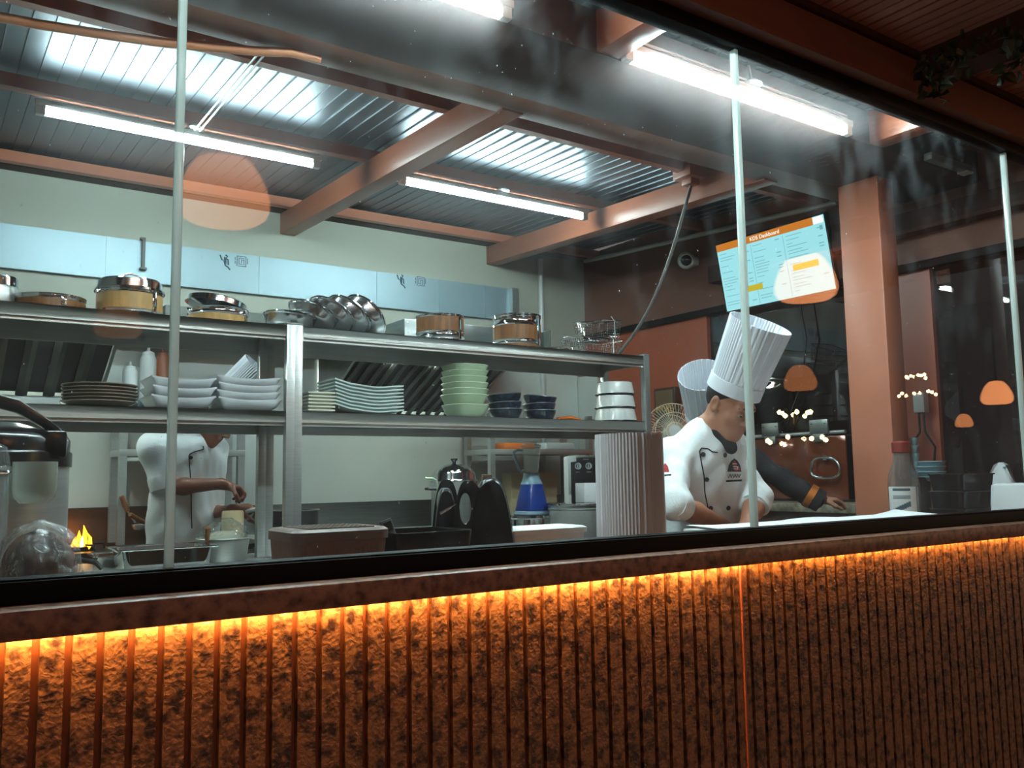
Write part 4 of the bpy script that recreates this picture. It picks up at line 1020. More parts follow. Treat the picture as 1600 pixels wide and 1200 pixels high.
mb().lathe([(10 * sc, 0), (11 * sc, .004), (14.5 * sc, hJ * .9), (15.5 * sc, hJ), (14.6 * sc, hJ), (13.6 * sc, hJ * .9), (10.2 * sc, .008), (0, .006), (0, 0)], (bx, 2.36, zj), 40, fn=lambda rr, z, a: rr * (1 + .03 * math.cos(4 * a))).build('jug', 'smoke', t)
mb().lathe([(0, 0), (15.8 * sc, 0), (15.8 * sc, .012), (9 * sc, .02), (9 * sc, .03), (0, .032)], (bx, 2.36, zj + hJ), 36).build('jug_lid', 'clearp', t)
jd = Vector((-.95, .3, 0)).normalized()
P_ = lambda r_, z: (bx + jd.x * r_ * sc, 2.36 + jd.y * r_ * sc, zj + z * hJ)
mb().tube([P_(14, .88), P_(22, .9), P_(28, .82), P_(27, .7), P_(20, .14), P_(17, .05), P_(11.5, .12)], [.006, .008, .009, .009, .008, .007, .005], 8).build('jug_handle', 'bluegrey', t)
# stock pot with white box, machine
t = thing('stock_pot', 'wide steel stock pot with flat lid under the right rack', 'pot', (0, 0, 0))
sx = atx(902, 2.14, 1.0); r = 47 * mpp(902, 2.14); ztop = at(902, 785, Y=2.14).z
mb().lathe([(0, 0), (r * .9, 0), (r * .93, .01), (r * .93, ztop - TZ - .04), (r * .97, ztop - TZ - .034), (r * .93, ztop - TZ - .028), (r * .95, ztop - TZ - .014), (0, ztop - TZ - .014)], (sx, 2.14, TZ + .0005), 56).build('body', 'steelx', t)
mb().lathe([(0, 0), (r, 0), (r * 1.03, .004), (r * 1.03, .01), (r * .96, .0125), (0, .0125)], (sx, 2.14, ztop - .0132), 56).build('lid', 'chrome', t)
xa, xb = atx(910, 2.08, ztop), atx(938, 2.08, ztop)
o = mb().box(xa, xb, 2.06, 2.14, ztop + .0005, ztop + 30 * mpp(920, 2.08)).build('white_carton', 'paper', bevel=.002); tag(o, 'small white carton standing on the steel stock pot lid', 'box')
xm_ = atx(916, 2.46, 1.1); wm_ = 50 * mpp(916, 2.46) / 2; xa, xb = xm_ - wm_, xm_ + wm_; zm = at(912, 712, Y=2.42).z
t = thing('knobbed_machine', 'white and black machine with two knobs behind the stock pot', 'machine', ((xa + xb) / 2, 2.5, TZ))
tm_ = t
mb().box(xa, xb, 2.42, 2.60, TZ + .0005, zm).build('housing', 'whitep', t, bevel=.012)
xc0, xc1 = xa + (xb - xa) * .10, xa + (xb - xa) * .90; zt_ = zm - .012
mb().prism([(xc0, TZ + .04), (xc1, TZ + .04), (xc1 + .006, zt_ - .0), (xc0 + (xc1 - xc0) * .22, zt_), (xc0 + (xc1 - xc0) * .22, zt_ - .022), (xc0, zt_ - .026)], 2.408, 2.4195, 'Y').build('front_panel', 'black', t)
for k in (0, 1):
    xk = xa + (xb - xa) * (.32 + .33 * k); zk = zm - .062
    kb = mb(); kb.T = Matrix.Translation((xk, 2.408, zk)) @ Matrix.Rotation(PI / 2, 4, 'X'); kb.lathe([(0, .03), (.012, .03), (.014, .004), (.02, .004), (.02, 0), (0, 0)], n=24); kk = kb.build('knob', 'satin', t)
    mb().box(xk - .002, xk + .002, 2.374, 2.378, zk - .01, zk + .01).build('pointer', 'black', kk)
b = mb()
for (u0, u1, zz) in ((.48, .66, zm - .022), (.24, .38, zm - .098), (.58, .74, zm - .098)): b.box(xa + (xb - xa) * u0, xa + (xb - xa) * u1, 2.4065, 2.408, zz - .003, zz + .003)
b.build('panel_marking', 'white', t, smooth=None)
tm_.rotation_euler = (0, 0, -R(30))
# black stock pot behind the posts, tray and pot in front of the cook, wok
x = atx(461, 2.50, 1.0); r = 36 * mpp(461, 2.50); ztop = at(461, 797, Y=2.50).z
t = thing('black_pot', 'black pot standing behind the two rack posts', 'pot', (x, 2.50, TZ))
mb().lathe([(0, 0), (r * .95, 0), (r, .02), (r, ztop - TZ), (r * .95, ztop - TZ), (r * .9, .02), (0, .01)], (x, 2.50, TZ + .0005), 48).build('body', 'blackm', t)
mb().tube([(x + r * 1.01 * math.cos(2 * PI * i / 40), 2.50 + r * 1.01 * math.sin(2 * PI * i / 40), ztop) for i in range(40)], .004, 6, closed=True).build('rim', 'greypaint', t)
def pan_tray(xa, xb, y0, y1, z, h, label):
    t = thing('steel_tray', label, 'tray', ((xa + xb) / 2, (y0 + y1) / 2, z), 'steel food trays')
    xm, ym = (xa + xb) / 2, (y0 + y1) / 2
    def rr(w, d, zz): 
        n = 10; c = .03; out = []
        for cx, cy, a0 in ((w - c, d - c, 0), (-w + c, d - c, PI / 2), (-w + c, -d + c, PI), (w - c, -d + c, 1.5 * PI)):
            for i in range(n): a = a0 + PI / 2 * i / (n - 1); out.append((xm + cx + c * math.cos(a), ym + cy + c * math.sin(a), zz))
        return out
    w, d = (xb - xa) / 2, (y1 - y0) / 2
    mb().loft([rr(w * .84, d * .8, z), rr(w * .9, d * .88, z + h - .004), rr(w, d, z + h), rr(w, d, z + h + .003), rr(w * .88, d * .86, z + h - .002), rr(w * .82, d * .78, z + .003)]).build('pan', 'chrome', t, smooth=50)
    mb().tube([p for p in rr(w, d, z + h)], .004, 6, closed=True).build('rolled_rim', 'chrome', t)
    return t
za = at(255, 856, Y=2.1).z
pan_tray(atx(178, 2.1, .9), atx(336, 2.1, .9), 2.03, 2.30, TZ + .001, max(.05, za - TZ), 'long steel food tray on the table before the cook')
pan_tray(atx(146, 2.4, .9), atx(262, 2.4, .9), 2.34, 2.58, TZ + .001, .045, 'smaller steel food tray beside the stove, behind the long tray')
x = atx(352, 2.28, 1.0); r = 40 * mpp(352, 2.28); ztop = at(352, 843, Y=2.28).z
t = thing('mixing_pot', 'steel pot with clear plastic and a brush handle before the cook', 'pot', (x, 2.3, TZ))
ztop = max(ztop, TZ + .1)
mb().lathe([(0, 0), (r * .8, 0), (r * .86, .01), (r * .97, ztop - TZ - .004), (r * 1.05, ztop - TZ), (r * 1.03, ztop - TZ + .004), (r * .93, ztop - TZ), (r * .84, .016), (0, .01)], (x, 2.30, TZ + .0005), 48).build('body', 'steelx', t)
o = thing('plastic_bag', 'crumpled clear plastic bag lying in the steel mixing pot', 'bag', (x, 2.3, ztop))
bg = mb(); bg.lathe([(0, -.03), (r * .8, -.02), (r * .95, .015), (r * .8, .05), (r * .45, .075), (r * .3, .09), (0, .085)], (x, 2.30, ztop), 40, fn=lambda rr_, z, a: rr_ * (1 + .12 * math.sin(5 * a + z * 60) + .07 * math.sin(11 * a - z * 90)))
bg.build('film', 'bag', o, smooth=25)
mb().lathe([(0, -.02), (r * .7, -.02), (r * .75, .0), (r * .4, .03), (0, .035)], (x, 2.30, ztop), 24).build('filling', 'creamg', o)
q = at(326, 826, Y=2.2)
o = mb().tube([(q.x + .005, 2.25, ztop - .06), (q.x, 2.22, q.z - .04), (q.x - .004, 2.2, q.z + .004)], [.006, .010, .012], 8).build('brush_handle', 'woodd'); tag(o, 'wooden brush handle sticking out of the steel mixing pot', 'brush')
q = at(374, 806, Y=2.36)
o = thing('sauce_jug', 'pale yellow plastic jug under the cook hands', 'jug', (q.x, 2.44, ztop - .01))
rj = 17 * mpp(374, 2.4)
mb().lathe([(0, 0), (rj * .8, 0), (rj * .95, .02), (rj, .08), (rj * .9, .1), (rj * .84, .1), (rj * .9, .02), (0, .012)], (q.x, 2.46, TZ + .0005), 30).build('stand', 'steel', o)
mb().lathe([(0, 0), (rj * .9, 0), (rj, .03), (rj * .98, q.z - TZ - .09), (rj * .9, q.z - TZ - .08), (0, q.z - TZ - .08)], (q.x, 2.46, TZ + .1005), 30).build('body', 'card', o)
t = thing('wok', 'dark wok with long handle on the stove behind the cook', 'wok', (0, 0, 0))
wx = fx + .5; 
mb().lathe([(0, 0), (.09, .012), (.15, .05), (.17, .075), (.165, .075), (.145, .053), (.085, .018), (0, .006)], (wx, 3.32, .905), 40).build('bowl', 'blackm', t)
mb().tube([(wx - .15, 3.25, .975), (wx - .24, 3.2, 1.02), (wx - .29, 3.17, 1.05)], [.01, .012, .012], 8).build('handle', 'woodd', t)
t = thing('frying_pan', 'dark frying pan with curved handle beside the wrapped bundle', 'pan', (0, 0, 0))
q = at(136, 882, Y=2.1); xq = atx(136, 2.1, .9)
mb().lathe([(0, 0), (.1, 0), (.13, .035), (.126, .036), (.098, .005), (0, .004)], (xq - .2, 2.2, TZ + .001), 40).build('pan', 'blackm', t)
mb().tube([(xq - .09, 2.15, TZ + .035), (xq - .03, 2.12, TZ + .06), (xq + .03, 2.09, TZ + .045), (xq + .05, 2.08, TZ + .02)], [.008, .010, .010, .008], 8).build('handle', 'blackm', t)

# ================================================================== THINGS ON THE COUNTER BEHIND THE PANES
# multi-cooker at far left
cy = .52; cx = atx(-18, cy, 1.2); s0 = mpp(40, cy, 1.2); rC = 113 * s0
zl = at(60, 722, Y=cy).z; zt3 = at(60, 674, Y=cy).z
t = thing('electric_cooker', 'big steel and black electric cooker cut off by the left edge', 'cooker', (cx, cy, ZC))
mb().lathe([(0, 0), (rC * .94, 0), (rC * .97, .015), (rC * .97, zl - ZC), (rC * .9, zl - ZC), (0, zl - ZC)], (cx, cy, ZC + .0005), 64).build('body', 'steel', t)
mb().lathe([(rC * .93, 0), (rC * 1.0, .0), (rC * 1.0, .03), (rC * .97, .034), (rC * .97, zt3 - zl - .01), (rC * .93, zt3 - zl), (rC * .8, zt3 - zl + .008), (rC * .3, zt3 - zl + .03), (0, zt3 - zl + .032), (0, 0)], (cx, cy, zl - .012), 64).build('lid', 'black', t)
hx_ = cx + rC * .55
mb().loft([[(cx + u, cy - rC * .55 + v * .5, z), (cx + u, cy - rC * .1 + v * .5, z + .004), (cx + u, cy - rC * .1 + v * .5, z + w_), (cx + u, cy - rC * .55 + v * .5, z + w_ - .002)] for u, z, w_, v in ((rC * .80, zt3 - .016, .018, 0), (rC * .58, zt3 + .004, .026, 0), (rC * .28, zt3 + .034, .030, 0), (0, zt3 + .046, .03, 0), (-rC * .4, zt3 + .046, .03, 0))]).build('lid_handle', 'black', t, bevel=.004)
mb().box(cx + rC * .42, cx + rC * .84, cy - rC * .78, cy - rC * .5, zl + .005, zt3 - .004).build('steam_cover', 'black', t, bevel=.008)
fxc = at(52, 735, Y=cy - rC * .86)
mb().lathe([(0, 0), (.026, 0), (.038, .012), (.042, .03), (.042, .085), (.039, .085), (.039, .03), (.034, .014), (0, .006)], (fxc.x, cy - rC * .80 - .045, zl - .088), 30, sy=.75).build('drip_cup', 'frost', t)
# glass jar at the left edge
jy = .275; jx_ = atx(-28, jy, 1.2); rj = 36 * mpp(5, jy); jt = at(5, 692, Y=jy).z
t = thing('glass_jar', 'clear lidded glass jar cut off by the left edge', 'jar', (jx_, jy, ZC))
mb().lathe([(0, 0), (rj * .95, 0), (rj, .008), (rj, jt - ZC - .05), (rj * .92, jt - ZC - .045), (rj * .92, .01), (0, .008)], (jx_, jy, ZC + .0005), 48).build('body', 'clearp', t)
mb().lathe([(0, 0), (rj * 1.0, 0), (rj * 1.0, .018), (rj * .9, .04), (rj * .5, .05), (0, .05)], (jx_, jy, jt - .049), 48).build('lid', 'clearp', t)
mb().tube([(jx_ + rj * 1.02 * math.cos(2 * PI * i / 40), jy + rj * 1.02 * math.sin(2 * PI * i / 40), jt - .058) for i in range(40)], .004, 6, closed=True).build('wire_clamp', 'chrome', t)
# wrapped bundle
by = .155; xa, xb = atx(-8, by, 1.06), atx(124, by, 1.06); zt4 = at(50, 813, Y=by).z
t = thing('wrapped_bundle', 'brown bundle wrapped in clear film at lower left behind glass', 'bundle', ((xa + xb) / 2, by, ZC))
cxm, wx_ = (xa + xb) / 2, (xb - xa) / 2; hz = zt4 - ZC
def bun(sc, amp, seed):
    def fn(r, z, a): return r
    rings = []; rn = random.Random(seed); ph = [rn.uniform(0, 6) for _ in range(8)]
    for k in range(13):
        q = k / 12; e = math.sqrt(max(0, 1 - max(0, (q - .45) / .55) ** 2.3)) * (.97 if q > .05 else .94); ring = []
        for i in range(48):
            a = 2 * PI * i / 48; n = amp * (math.sin(5 * a + ph[0] + 6 * q) + .7 * math.sin(9 * a + ph[1] - 8 * q) + .5 * math.sin(17 * a + ph[2] + 9 * q))
            ca, sa = math.cos(a), math.sin(a); p = (abs(ca) ** 3 + abs(sa) ** 3) ** (-1 / 3)
            ring.append((cxm + (wx_ * sc * e + n) * ca * p, by + (.10 * sc * e + n) * sa * p * .95, ZC + .001 + q * hz * sc))
        rings.append(ring)
    return mb().loft(rings)
bun(.90, .002, 1).build('cloth_filling', 'bundle', t, smooth=60)
bun(1.0, .0042, 2).build('cling_film', 'film', t, smooth=30)
# woven lidded box and black tray with phone
by0 = .16
xa, xb = atx(413, by0 + .2, 1.1), atx(614, by0, 1.1); zl2 = at(500, 838, Y=by0 - .0).z
t = thing('woven_lidded_box', 'long brown woven plastic box with ribbed lid behind the glass', 'box', ((xa + xb) / 2, by0 + .1, ZC))
def rrect(x0, x1, y0, y1, c, z, n=6):
    out = []
    for cx_, cy_, a0 in ((x1 - c, y1 - c, 0), (x0 + c, y1 - c, PI / 2), (x0 + c, y0 + c, PI), (x1 - c, y0 + c, 1.5 * PI)):
        for i in range(n): a = a0 + PI / 2 * i / (n - 1); out.append((cx_ + c * math.cos(a), cy_ + c * math.sin(a), z))
    return out
b = mb().loft([rrect(xa + .012, xb - .012, by0 + .012, by0 + .188, .03, ZC + .001), rrect(xa + .004, xb - .004, by0 + .004, by0 + .196, .03, zl2 - .005)])
nx_ = 34
for i in range(nx_):
    for j in range(3):
        if (i + j) % 2: continue
        u0 = xa + .03 + (xb - xa - .06) * i / nx_; z0 = ZC + .008 + (zl2 - ZC - .02) * j / 3
        b.box(u0, u0 + (xb - xa - .06) / nx_, by0 - .0005 + .006 - .0 * j, by0 + .02, z0, z0 + (zl2 - ZC - .02) / 3)
b.build('woven_body', 'greywicker', t, smooth=30)
b = mb().loft([rrect(xa, xb, by0, by0 + .2, .032, zl2 - .012), rrect(xa, xb, by0, by0 + .2, .032, zl2 + .008), rrect(xa + .008, xb - .008, by0 + .008, by0 + .192, .028, zl2 + .014)])
for i in range(14): u = xa + .04 + (xb - xa - .08) * i / 13; b.box(u - .002, u + .002, by0 + .02, by0 + .18, zl2 + .013, zl2 + .0165)
for j in range(8): v_ = by0 + .02 + .16 * j / 7; b.box(xa + .04, xb - .04, v_ - .002, v_ + .002, zl2 + .013, zl2 + .0165)
b.build('lid', 'wickerlid', t, smooth=30)
ty = .17; xa, xb = atx(619, ty, 1.08), atx(742, ty, 1.08); zt5 = at(660, 832, Y=ty).z
t = thing('black_tray', 'black open tray between the woven box and the humped appliance', 'tray', ((xa + xb) / 2, ty + .07, ZC))
mb().loft([rrect(xa + .01, xb - .01, ty + .01, ty + .19, .02, ZC + .001), rrect(xa, xb, ty, ty + .2, .02, zt5), rrect(xa + .006, xb - .006, ty + .006, ty + .194, .016, zt5), rrect(xa + .014, xb - .014, ty + .014, ty + .186, .016, ZC + .008)]).build('tray_body', 'black', t, smooth=30)
q = at(632, 826, Y=ty + .05); 
T = rotm((q.x + .005, ty + .06, ZC + .012), (-.32, .15, 1), (.2, -1, 0))
zq = (at(622, 818, Y=ty + .05).z - ZC) + .004
b = mb(); b.T = T; b.loft([[(x_, y_, z_) for x_, y_, z_ in rrect(-.017, .017, -.005, .005, .0045, k)] for k in (0, zq)])
t = thing('grey_phone', 'slim grey phone-like slab leaning in the black tray', 'phone', T.translation)
b.build('back_cover', 'phone', t, smooth=30)
b = mb(); b.T = T; b.loft([[(x_, y_, z_) for x_, y_, z_ in rrect(-.012, .012, .0051, .0065, .0006, k)] for k in (zq - .028, zq - .006)]); b.build('lens_plate', 'black', t)
# humped glossy black appliance (two arched housings with oval openings)
ay = .34; sA = mpp(740, ay, 1.1); ax0 = atx(757, ay, 1.1); zb_ = ZC
zT = at(757, 748, Y=ay).z
t = thing('humped_appliance', 'glossy black humped appliance with oval openings behind the glass', 'appliance', (ax0, ay, ZC))
def arch(xc, w0, w1, top, y0, y1, hole, name):
    """arched slab: outer half-oval outline, with an oval hole cut through it"""
    n = 40; outl = []
    for i in range(n + 1):
        a = PI * i / n; ca, sa = math.cos(a), math.sin(a)
        e = abs(ca) ** .62 * (1 if ca > 0 else -1); wz = w1 + (w0 - w1) * (1 - sa)
        outl.append((xc + wz * e, zb_ + .001 + (top - zb_) * sa ** .85))
    if not hole:
        b = mb()
        ringsP = []
        for (yy, sc) in ((y0, .93), (y0 + .012, 1.0), (y1 - .012, 1.0), (y1, .93)):
            ringsP.append([(xc + (px - xc) * sc, yy, zb_ + .001 + (pz - zb_) * (1 - (1 - sc) * .6)) for px, pz in outl])
        b.loft(ringsP); return b.build(name, 'black', t, smooth=50)
    hx, hz, hw, hh_, n2 = hole[0], hole[1], hole[2], hole[3], len(outl)
    inner = []
    for (px, pz) in outl:
        a = math.atan2(pz - hz, px - hx); inner.append((hx + hw * math.cos(a), hz + hh_ * math.sin(a)))
    # walls below the hole: extend the outline along the base
    base = [(outl[-1][0] + (outl[0][0] - outl[-1][0]) * i / 20, zb_ + .001) for i in range(1, 20)]
    full = outl + base; inn = [(hx + hw * math.cos(math.atan2(pz - hz, px - hx)), hz + hh_ * math.sin(math.atan2(pz - hz, px - hx))) for px, pz in full]
    m_ = len(full); v = []; f = []
    for yy in (y0, y1):
        for P in (full, inn): v += [(px, yy, pz) for px, pz in P]
    for i in range(m_):
        j = (i + 1) % m_
        f += [(i, j, m_ + j, m_ + i), (2 * m_ + j, 2 * m_ + i, 3 * m_ + i, 3 * m_ + j), (j, i, 2 * m_ + i, 2 * m_ + j), (m_ + i, m_ + j, 3 * m_ + j, 3 * m_ + i)]
    return mb().add(v, f).build(name, 'black', t, smooth=40, bevel=.003)
LX = lambda px: ax0 + (px - 757) * sA
arch(LX(768), 38 * sA, 29 * sA, zT, ay - .02, ay + .10, None, 'main_housing')
zh = at(727, 795, Y=ay).z
arch(LX(733), 27 * sA, 25 * sA, zT - .004, ay - .012, ay + .012, (LX(727), zh, 9.5 * sA, 24 * sA), 'front_loop')
arch(LX(698), 27 * sA, 22 * sA, at(700, 750, Y=ay).z, ay + .125, ay + .15, (LX(692), at(700, 788, Y=ay).z, 11 * sA, 24 * sA), 'rear_loop')
arch(LX(697), 22 * sA, 17 * sA, at(706, 764, Y=ay).z, ay + .03, ay + .12, None, 'inner_drum')
mb().box(LX(755), LX(771), ay + .03, ay + .065, zT - .012, at(765, 741, Y=ay).z).build('grey_tab', 'greywicker', t, bevel=.002)
mb().tube([(LX(688), ay + .0, zh - .012), (LX(700), ay - .005, zh), (LX(713), ay - .004, zh + .012)], [.005, .004, .003], 8).build('lever', 'chrome', t)
t.rotation_euler = (0, 0, -R(30))
# white container with lid
wy = .33; xa, xb = atx(801, wy, 1.05), atx(920, wy, 1.05); zl3 = at(860, 830, Y=wy).z
t = thing('white_container', 'white lidded plastic container beside the tall grey paper hat', 'container', ((xa + xb) / 2, wy + .07, ZC))
mb().loft([rrect(xa + .014, xb - .012, wy + .012, wy + .13, .015, ZC + .001), rrect(xa + .006, xb - .006, wy + .006, wy + .136, .015, zl3 - .006)]).build('body', 'whitep', t, smooth=30)
mb().loft([rrect(xa, xb, wy, wy + .142, .014, zl3 - .008), rrect(xa, xb, wy, wy + .142, .014, zl3 + .006), rrect(xa + .008, xb - .008, wy + .008, wy + .134, .012, zl3 + .011)]).build('lid', 'paper', t, smooth=30)
# tall pleated hat standing upright
def toque(r0, r1, h, mname, parent, T=None, n=72, amp=.0022, band=.05):
    b = mb(); b.T = T or Matrix()
    fn = lambda rr, z, a: rr + (amp * (1 if (a * n / (2 * PI)) % 1 < .5 else -1) if z > band + .002 else 0)
    prof = [(r0, 0)] + [(r0, band), (r0, band + .004)] + [(r0 + (r1 - r0) * k / 6, band + .004 + (h - band - .004) * k / 6) for k in range(1, 7)]
    inner = [(r - .0022, z) for r, z in reversed(prof)]
    b.lathe(prof + inner, n=n * 2, fn=fn, closed=True); o = b.build('crown' if parent.get('category') else 'chef_hat', mname, parent, smooth=12)
    b = mb(); b.T = T or Matrix(); b.lathe([(r0 + .0015, 0), (r0 + .003, .001), (r0 + .003, band - .001), (r0 + .0015, band)], n=64, closed=True); bo = b.build('hat_band', mname, o if not parent.get('category') or parent['category'] == 'person' else parent)
    return o
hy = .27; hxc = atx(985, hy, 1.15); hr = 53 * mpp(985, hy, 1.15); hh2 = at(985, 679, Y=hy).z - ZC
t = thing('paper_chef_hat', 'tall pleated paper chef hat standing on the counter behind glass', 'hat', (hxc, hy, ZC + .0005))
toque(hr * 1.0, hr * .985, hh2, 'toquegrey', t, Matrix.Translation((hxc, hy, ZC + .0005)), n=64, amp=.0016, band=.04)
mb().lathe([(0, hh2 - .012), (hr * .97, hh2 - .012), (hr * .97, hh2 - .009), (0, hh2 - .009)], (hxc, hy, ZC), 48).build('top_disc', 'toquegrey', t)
# paper sheet with folded edges
o = mb().box(2.04, 3.16, .06, .325, ZC + .001, 1.042).build('flat_board', 'whitep', bevel=.004); tag(o, 'flat pale board lying under the white paper behind the pane', 'board')
b = mb(); x0p, x1p = 2.02, 3.19
b.sheet(lambda u, v: (x0p + (x1p - x0p) * u + .06 * v, .05 + .30 * v, 1.046 + .006 * max(0, math.sin(u * 11 + v * 2)) * v + .014 * max(0, (u - .88) / .12) * v), 40, 10, .0015)
o = b.build('paper_sheet', 'paper'); tag(o, 'white creased paper sheet lying on the counter between chef and bottle', 'paper')
# sauce bottle
sy = .50; sxb = atx(1412, sy, 1.15); rb_ = 23 * mpp(1412, sy); hb = at(1412, 692, Y=sy).z - ZC
t = thing('clear_bottle', 'big clear plastic bottle with red cap beside the orange column', 'bottle', (sxb, sy, ZC))
mb().lathe([(0, 0), (rb_ * .95, 0), (rb_, .012), (rb_, hb * .50), (rb_ * .94, hb * .60), (rb_ * .6, hb * .76), (rb_ * .54, hb * .9), (rb_ * .5, hb * .9), (rb_ * .56, hb * .755), (rb_ * .9, hb * .6), (rb_ * .96, hb * .5), (rb_ * .96, .016), (0, .008)], (sxb, sy, ZC + .0045), 40).build('body', 'clearp', t)
mb().lathe([(rb_ * .56, 0), (rb_ * .62, .002), (rb_ * .62, hb * .12), (rb_ * .5, hb * .14), (0, hb * .14), (0, .02)], (sxb, sy, ZC + hb * .88), 32).build('cap', 'red', t)
lb = mb()
for (z0, z1, m_) in ((.08, .47, 'whitep'),):
    v = []; f = []
    for i in range(15):
        a = R(-215 + 8 * i)
        for z in (z0, z1): v.append((sxb + (rb_ + .0012) * math.cos(a), sy + (rb_ + .0012) * math.sin(a), ZC + .0045 + hb * z))
    for i in range(14): f.append((2 * i, 2 * i + 2, 2 * i + 3, 2 * i + 1))
    lb.add(v, f)
lo_ = lb.build('label_sheet', 'whitep', t, smooth=60)
b = mb()
for k, (z0, z1) in enumerate(((.42, .45), (.36, .367), (.345, .352), (.33, .337), (.19, .25))):
    for i in range(3, 11):
        a0, a1 = R(-215 + 8 * i), R(-215 + 8 * (i + 1)); dz = .012 * (i - 6) if k == 4 else 0
        b.add([(sxb + (rb_ + .0018) * math.cos(a), sy + (rb_ + .0018) * math.sin(a), ZC + .0045 + hb * (z + dz)) for a, z in ((a0, z0), (a1, z0), (a1, z1), (a0, z1))], [(0, 1, 2, 3)])
b.build('label_print', 'ink', lo_, smooth=None)
# black crate stack
ky = .34; xa, xb = atx(1448, ky + .17, 1.1), atx(1560, ky, 1.1); zk1 = at(1500, 740, Y=ky).z
hk = (zk1 - ZC) / 3
for i in range(3):
    z0 = ZC + .001 + hk * i
    t = thing('black_takeaway_tray', f'black plastic tray, {["lowest", "middle", "topmost"][i]} of the black stack at far right', 'tray', ((xa + xb) / 2, ky + .1, z0), 'black trays at far right')
    e = .012 * (2 - i)
    mb().loft([rrect(xa + .012 - e * .4, xb - .012 + e, ky + .014, ky + .156, .02, z0), rrect(xa + .004 - e * .4, xb - .004 + e, ky + .006, ky + .164, .02, z0 + hk - .008)]).build('tray_body', 'black', t, smooth=30)
    mb().loft([rrect(xa - e * .4, xb + e, ky, ky + .17, .022, z0 + hk - .008), rrect(xa - e * .4, xb + e, ky, ky + .17, .022, z0 + hk - .001)]).build('rim', 'black', t, smooth=30, bevel=.002)
    if i == 1: mb().box(xa + .03, xb - .07, ky - .0015, ky - .0002, z0 + hk - .006, z0 + hk - .003).build('edge_label', 'greypaint', t)
# pale blue dishes
o = thing('side_counter', 'small brown side counter against the right wall behind the column', 'counter', (4.15, .77, 0))
mb().box(3.945, XR - .002, .57, 1.0, ZC - .035, ZC).build('top', 'granite', o, bevel=.003); mb().box(3.97, XR - .01, .60, .98, 0, ZC - .035).build('cupboard', 'brown', o)
yt = .62; xt = atx(1473, yt, 1.2); rt = 38 * mpp(1473, yt); zt6 = at(1473, 716, Y=yt).z; 
zbase = at(1473, 748, Y=yt).z
o = mb().box(max(xt - rt * 1.1, atx(1432, .70, 1.2) + .05), min(XR - .06, xt + rt * 1.05), yt - .02, yt + .2, ZC + .001, zbase - .012)
o = o.build('wicker_box', 'greywicker', bevel=.006); tag(o, 'brown wicker box under the pale blue plates at right', 'box')
for i in range(4):
    hstep = (zt6 - zbase) / 4
    o = mb().lathe([(0, 0), (rt * .8, 0), (rt, hstep * .8), (rt, hstep * .95), (rt * .94, hstep * .9), (rt * .76, .006), (0, .005)], n=44).build('blue_plate', 'teal'); o.location = (xt - rt * .04, yt + .085, zbase - .0115 + hstep * i); o.scale = (.8, .8, 1)
    tag(o, f'pale blue plate, {nth(i, 4)} in the stack on the wicker box', 'plate', 'pale blue plates')
xc_ = atx(1432, .70, 1.2); rc_ = 13 * mpp(1432, .70); zc0, zc1 = at(1432, 745, Y=.70).z, at(1432, 684, Y=.70).z
o = mb().box(xc_ - .06, xc_ + .045, .66, .80, ZC + .001, zc0 - .001).build('dark_box', 'blackm', bevel=.004); tag(o, 'dark box under the stacked pale blue cups behind the bottle', 'box')
for i in range(5):
    hs = (zc1 - zc0) / 5
    o = mb().lathe([(0, 0), (rc_ * .8, 0), (rc_, hs * .9), (rc_, hs * .98), (rc_ * .93, hs * .9), (rc_ * .75, .006), (0, .004)], n=32).build('blue_cup', 'teal'); o.location = (xc_, .725, zc0 + hs * i)
    tag(o, f'pale blue cup, {nth(i, 5)} in the column behind the clear bottle', 'cup', 'pale blue cups')
# white packages at far right
for k, (p0, p1, yy, zt7, lab) in enumerate(((1552, 1640, .12, 756, 'big white paper package at the right edge of the counter'), (1536, 1592, .36, 722, 'white bag with blue print behind the black trays at right'))):
    xa, xb = atx(p0, yy + .15, 1.1), atx(p1, yy, 1.1); zz7 = at(min(p1, 1590), zt7, Y=yy).z
    t = thing('white_package', lab, 'package', ((xa + xb) / 2, yy + .06, ZC), 'white packages')
    if k == 0: bb = mb().loft([rrect(xa, xb, yy, yy + .17, .02, ZC + .001), rrect(xa - .002, xb + .002, yy - .002, yy + .172, .022, (ZC + zz7) / 2), rrect(xa + .004, xb - .004, yy + .004, yy + .166, .02, zz7 - .008), rrect(xa + .02, xb - .02, yy + .02, yy + .15, .02, zz7)])
    else: bb = mb().loft([rrect(xa - .03, xb + .02, yy, yy + .15, .02, ZC + .001), rrect(xa - .034, xb + .02, yy - .004, yy + .154, .022, ZC + (zz7 - ZC) * .5), rrect(xa + .03, xb + .004, yy + .045, yy + .10, .02, zz7 - .012), rrect(xa + .03, xb + .01, yy + .06, yy + .085, .008, zz7)])
    bb.build('wrapping', 'paper', t, smooth=40)
    mb().box(xa + .05, xb - .02, yy - .0025 + (.05 if k else 0), yy - .001 + (.055 if k else 0), zz7 - .03, zz7 - .02).build('print', 'bluegrey', t) if k else mb().box(xa + .02, xb - .03, yy + .03, yy + .10, zz7 - .0004, zz7 + .001).build('fold_flap', 'paper', t)

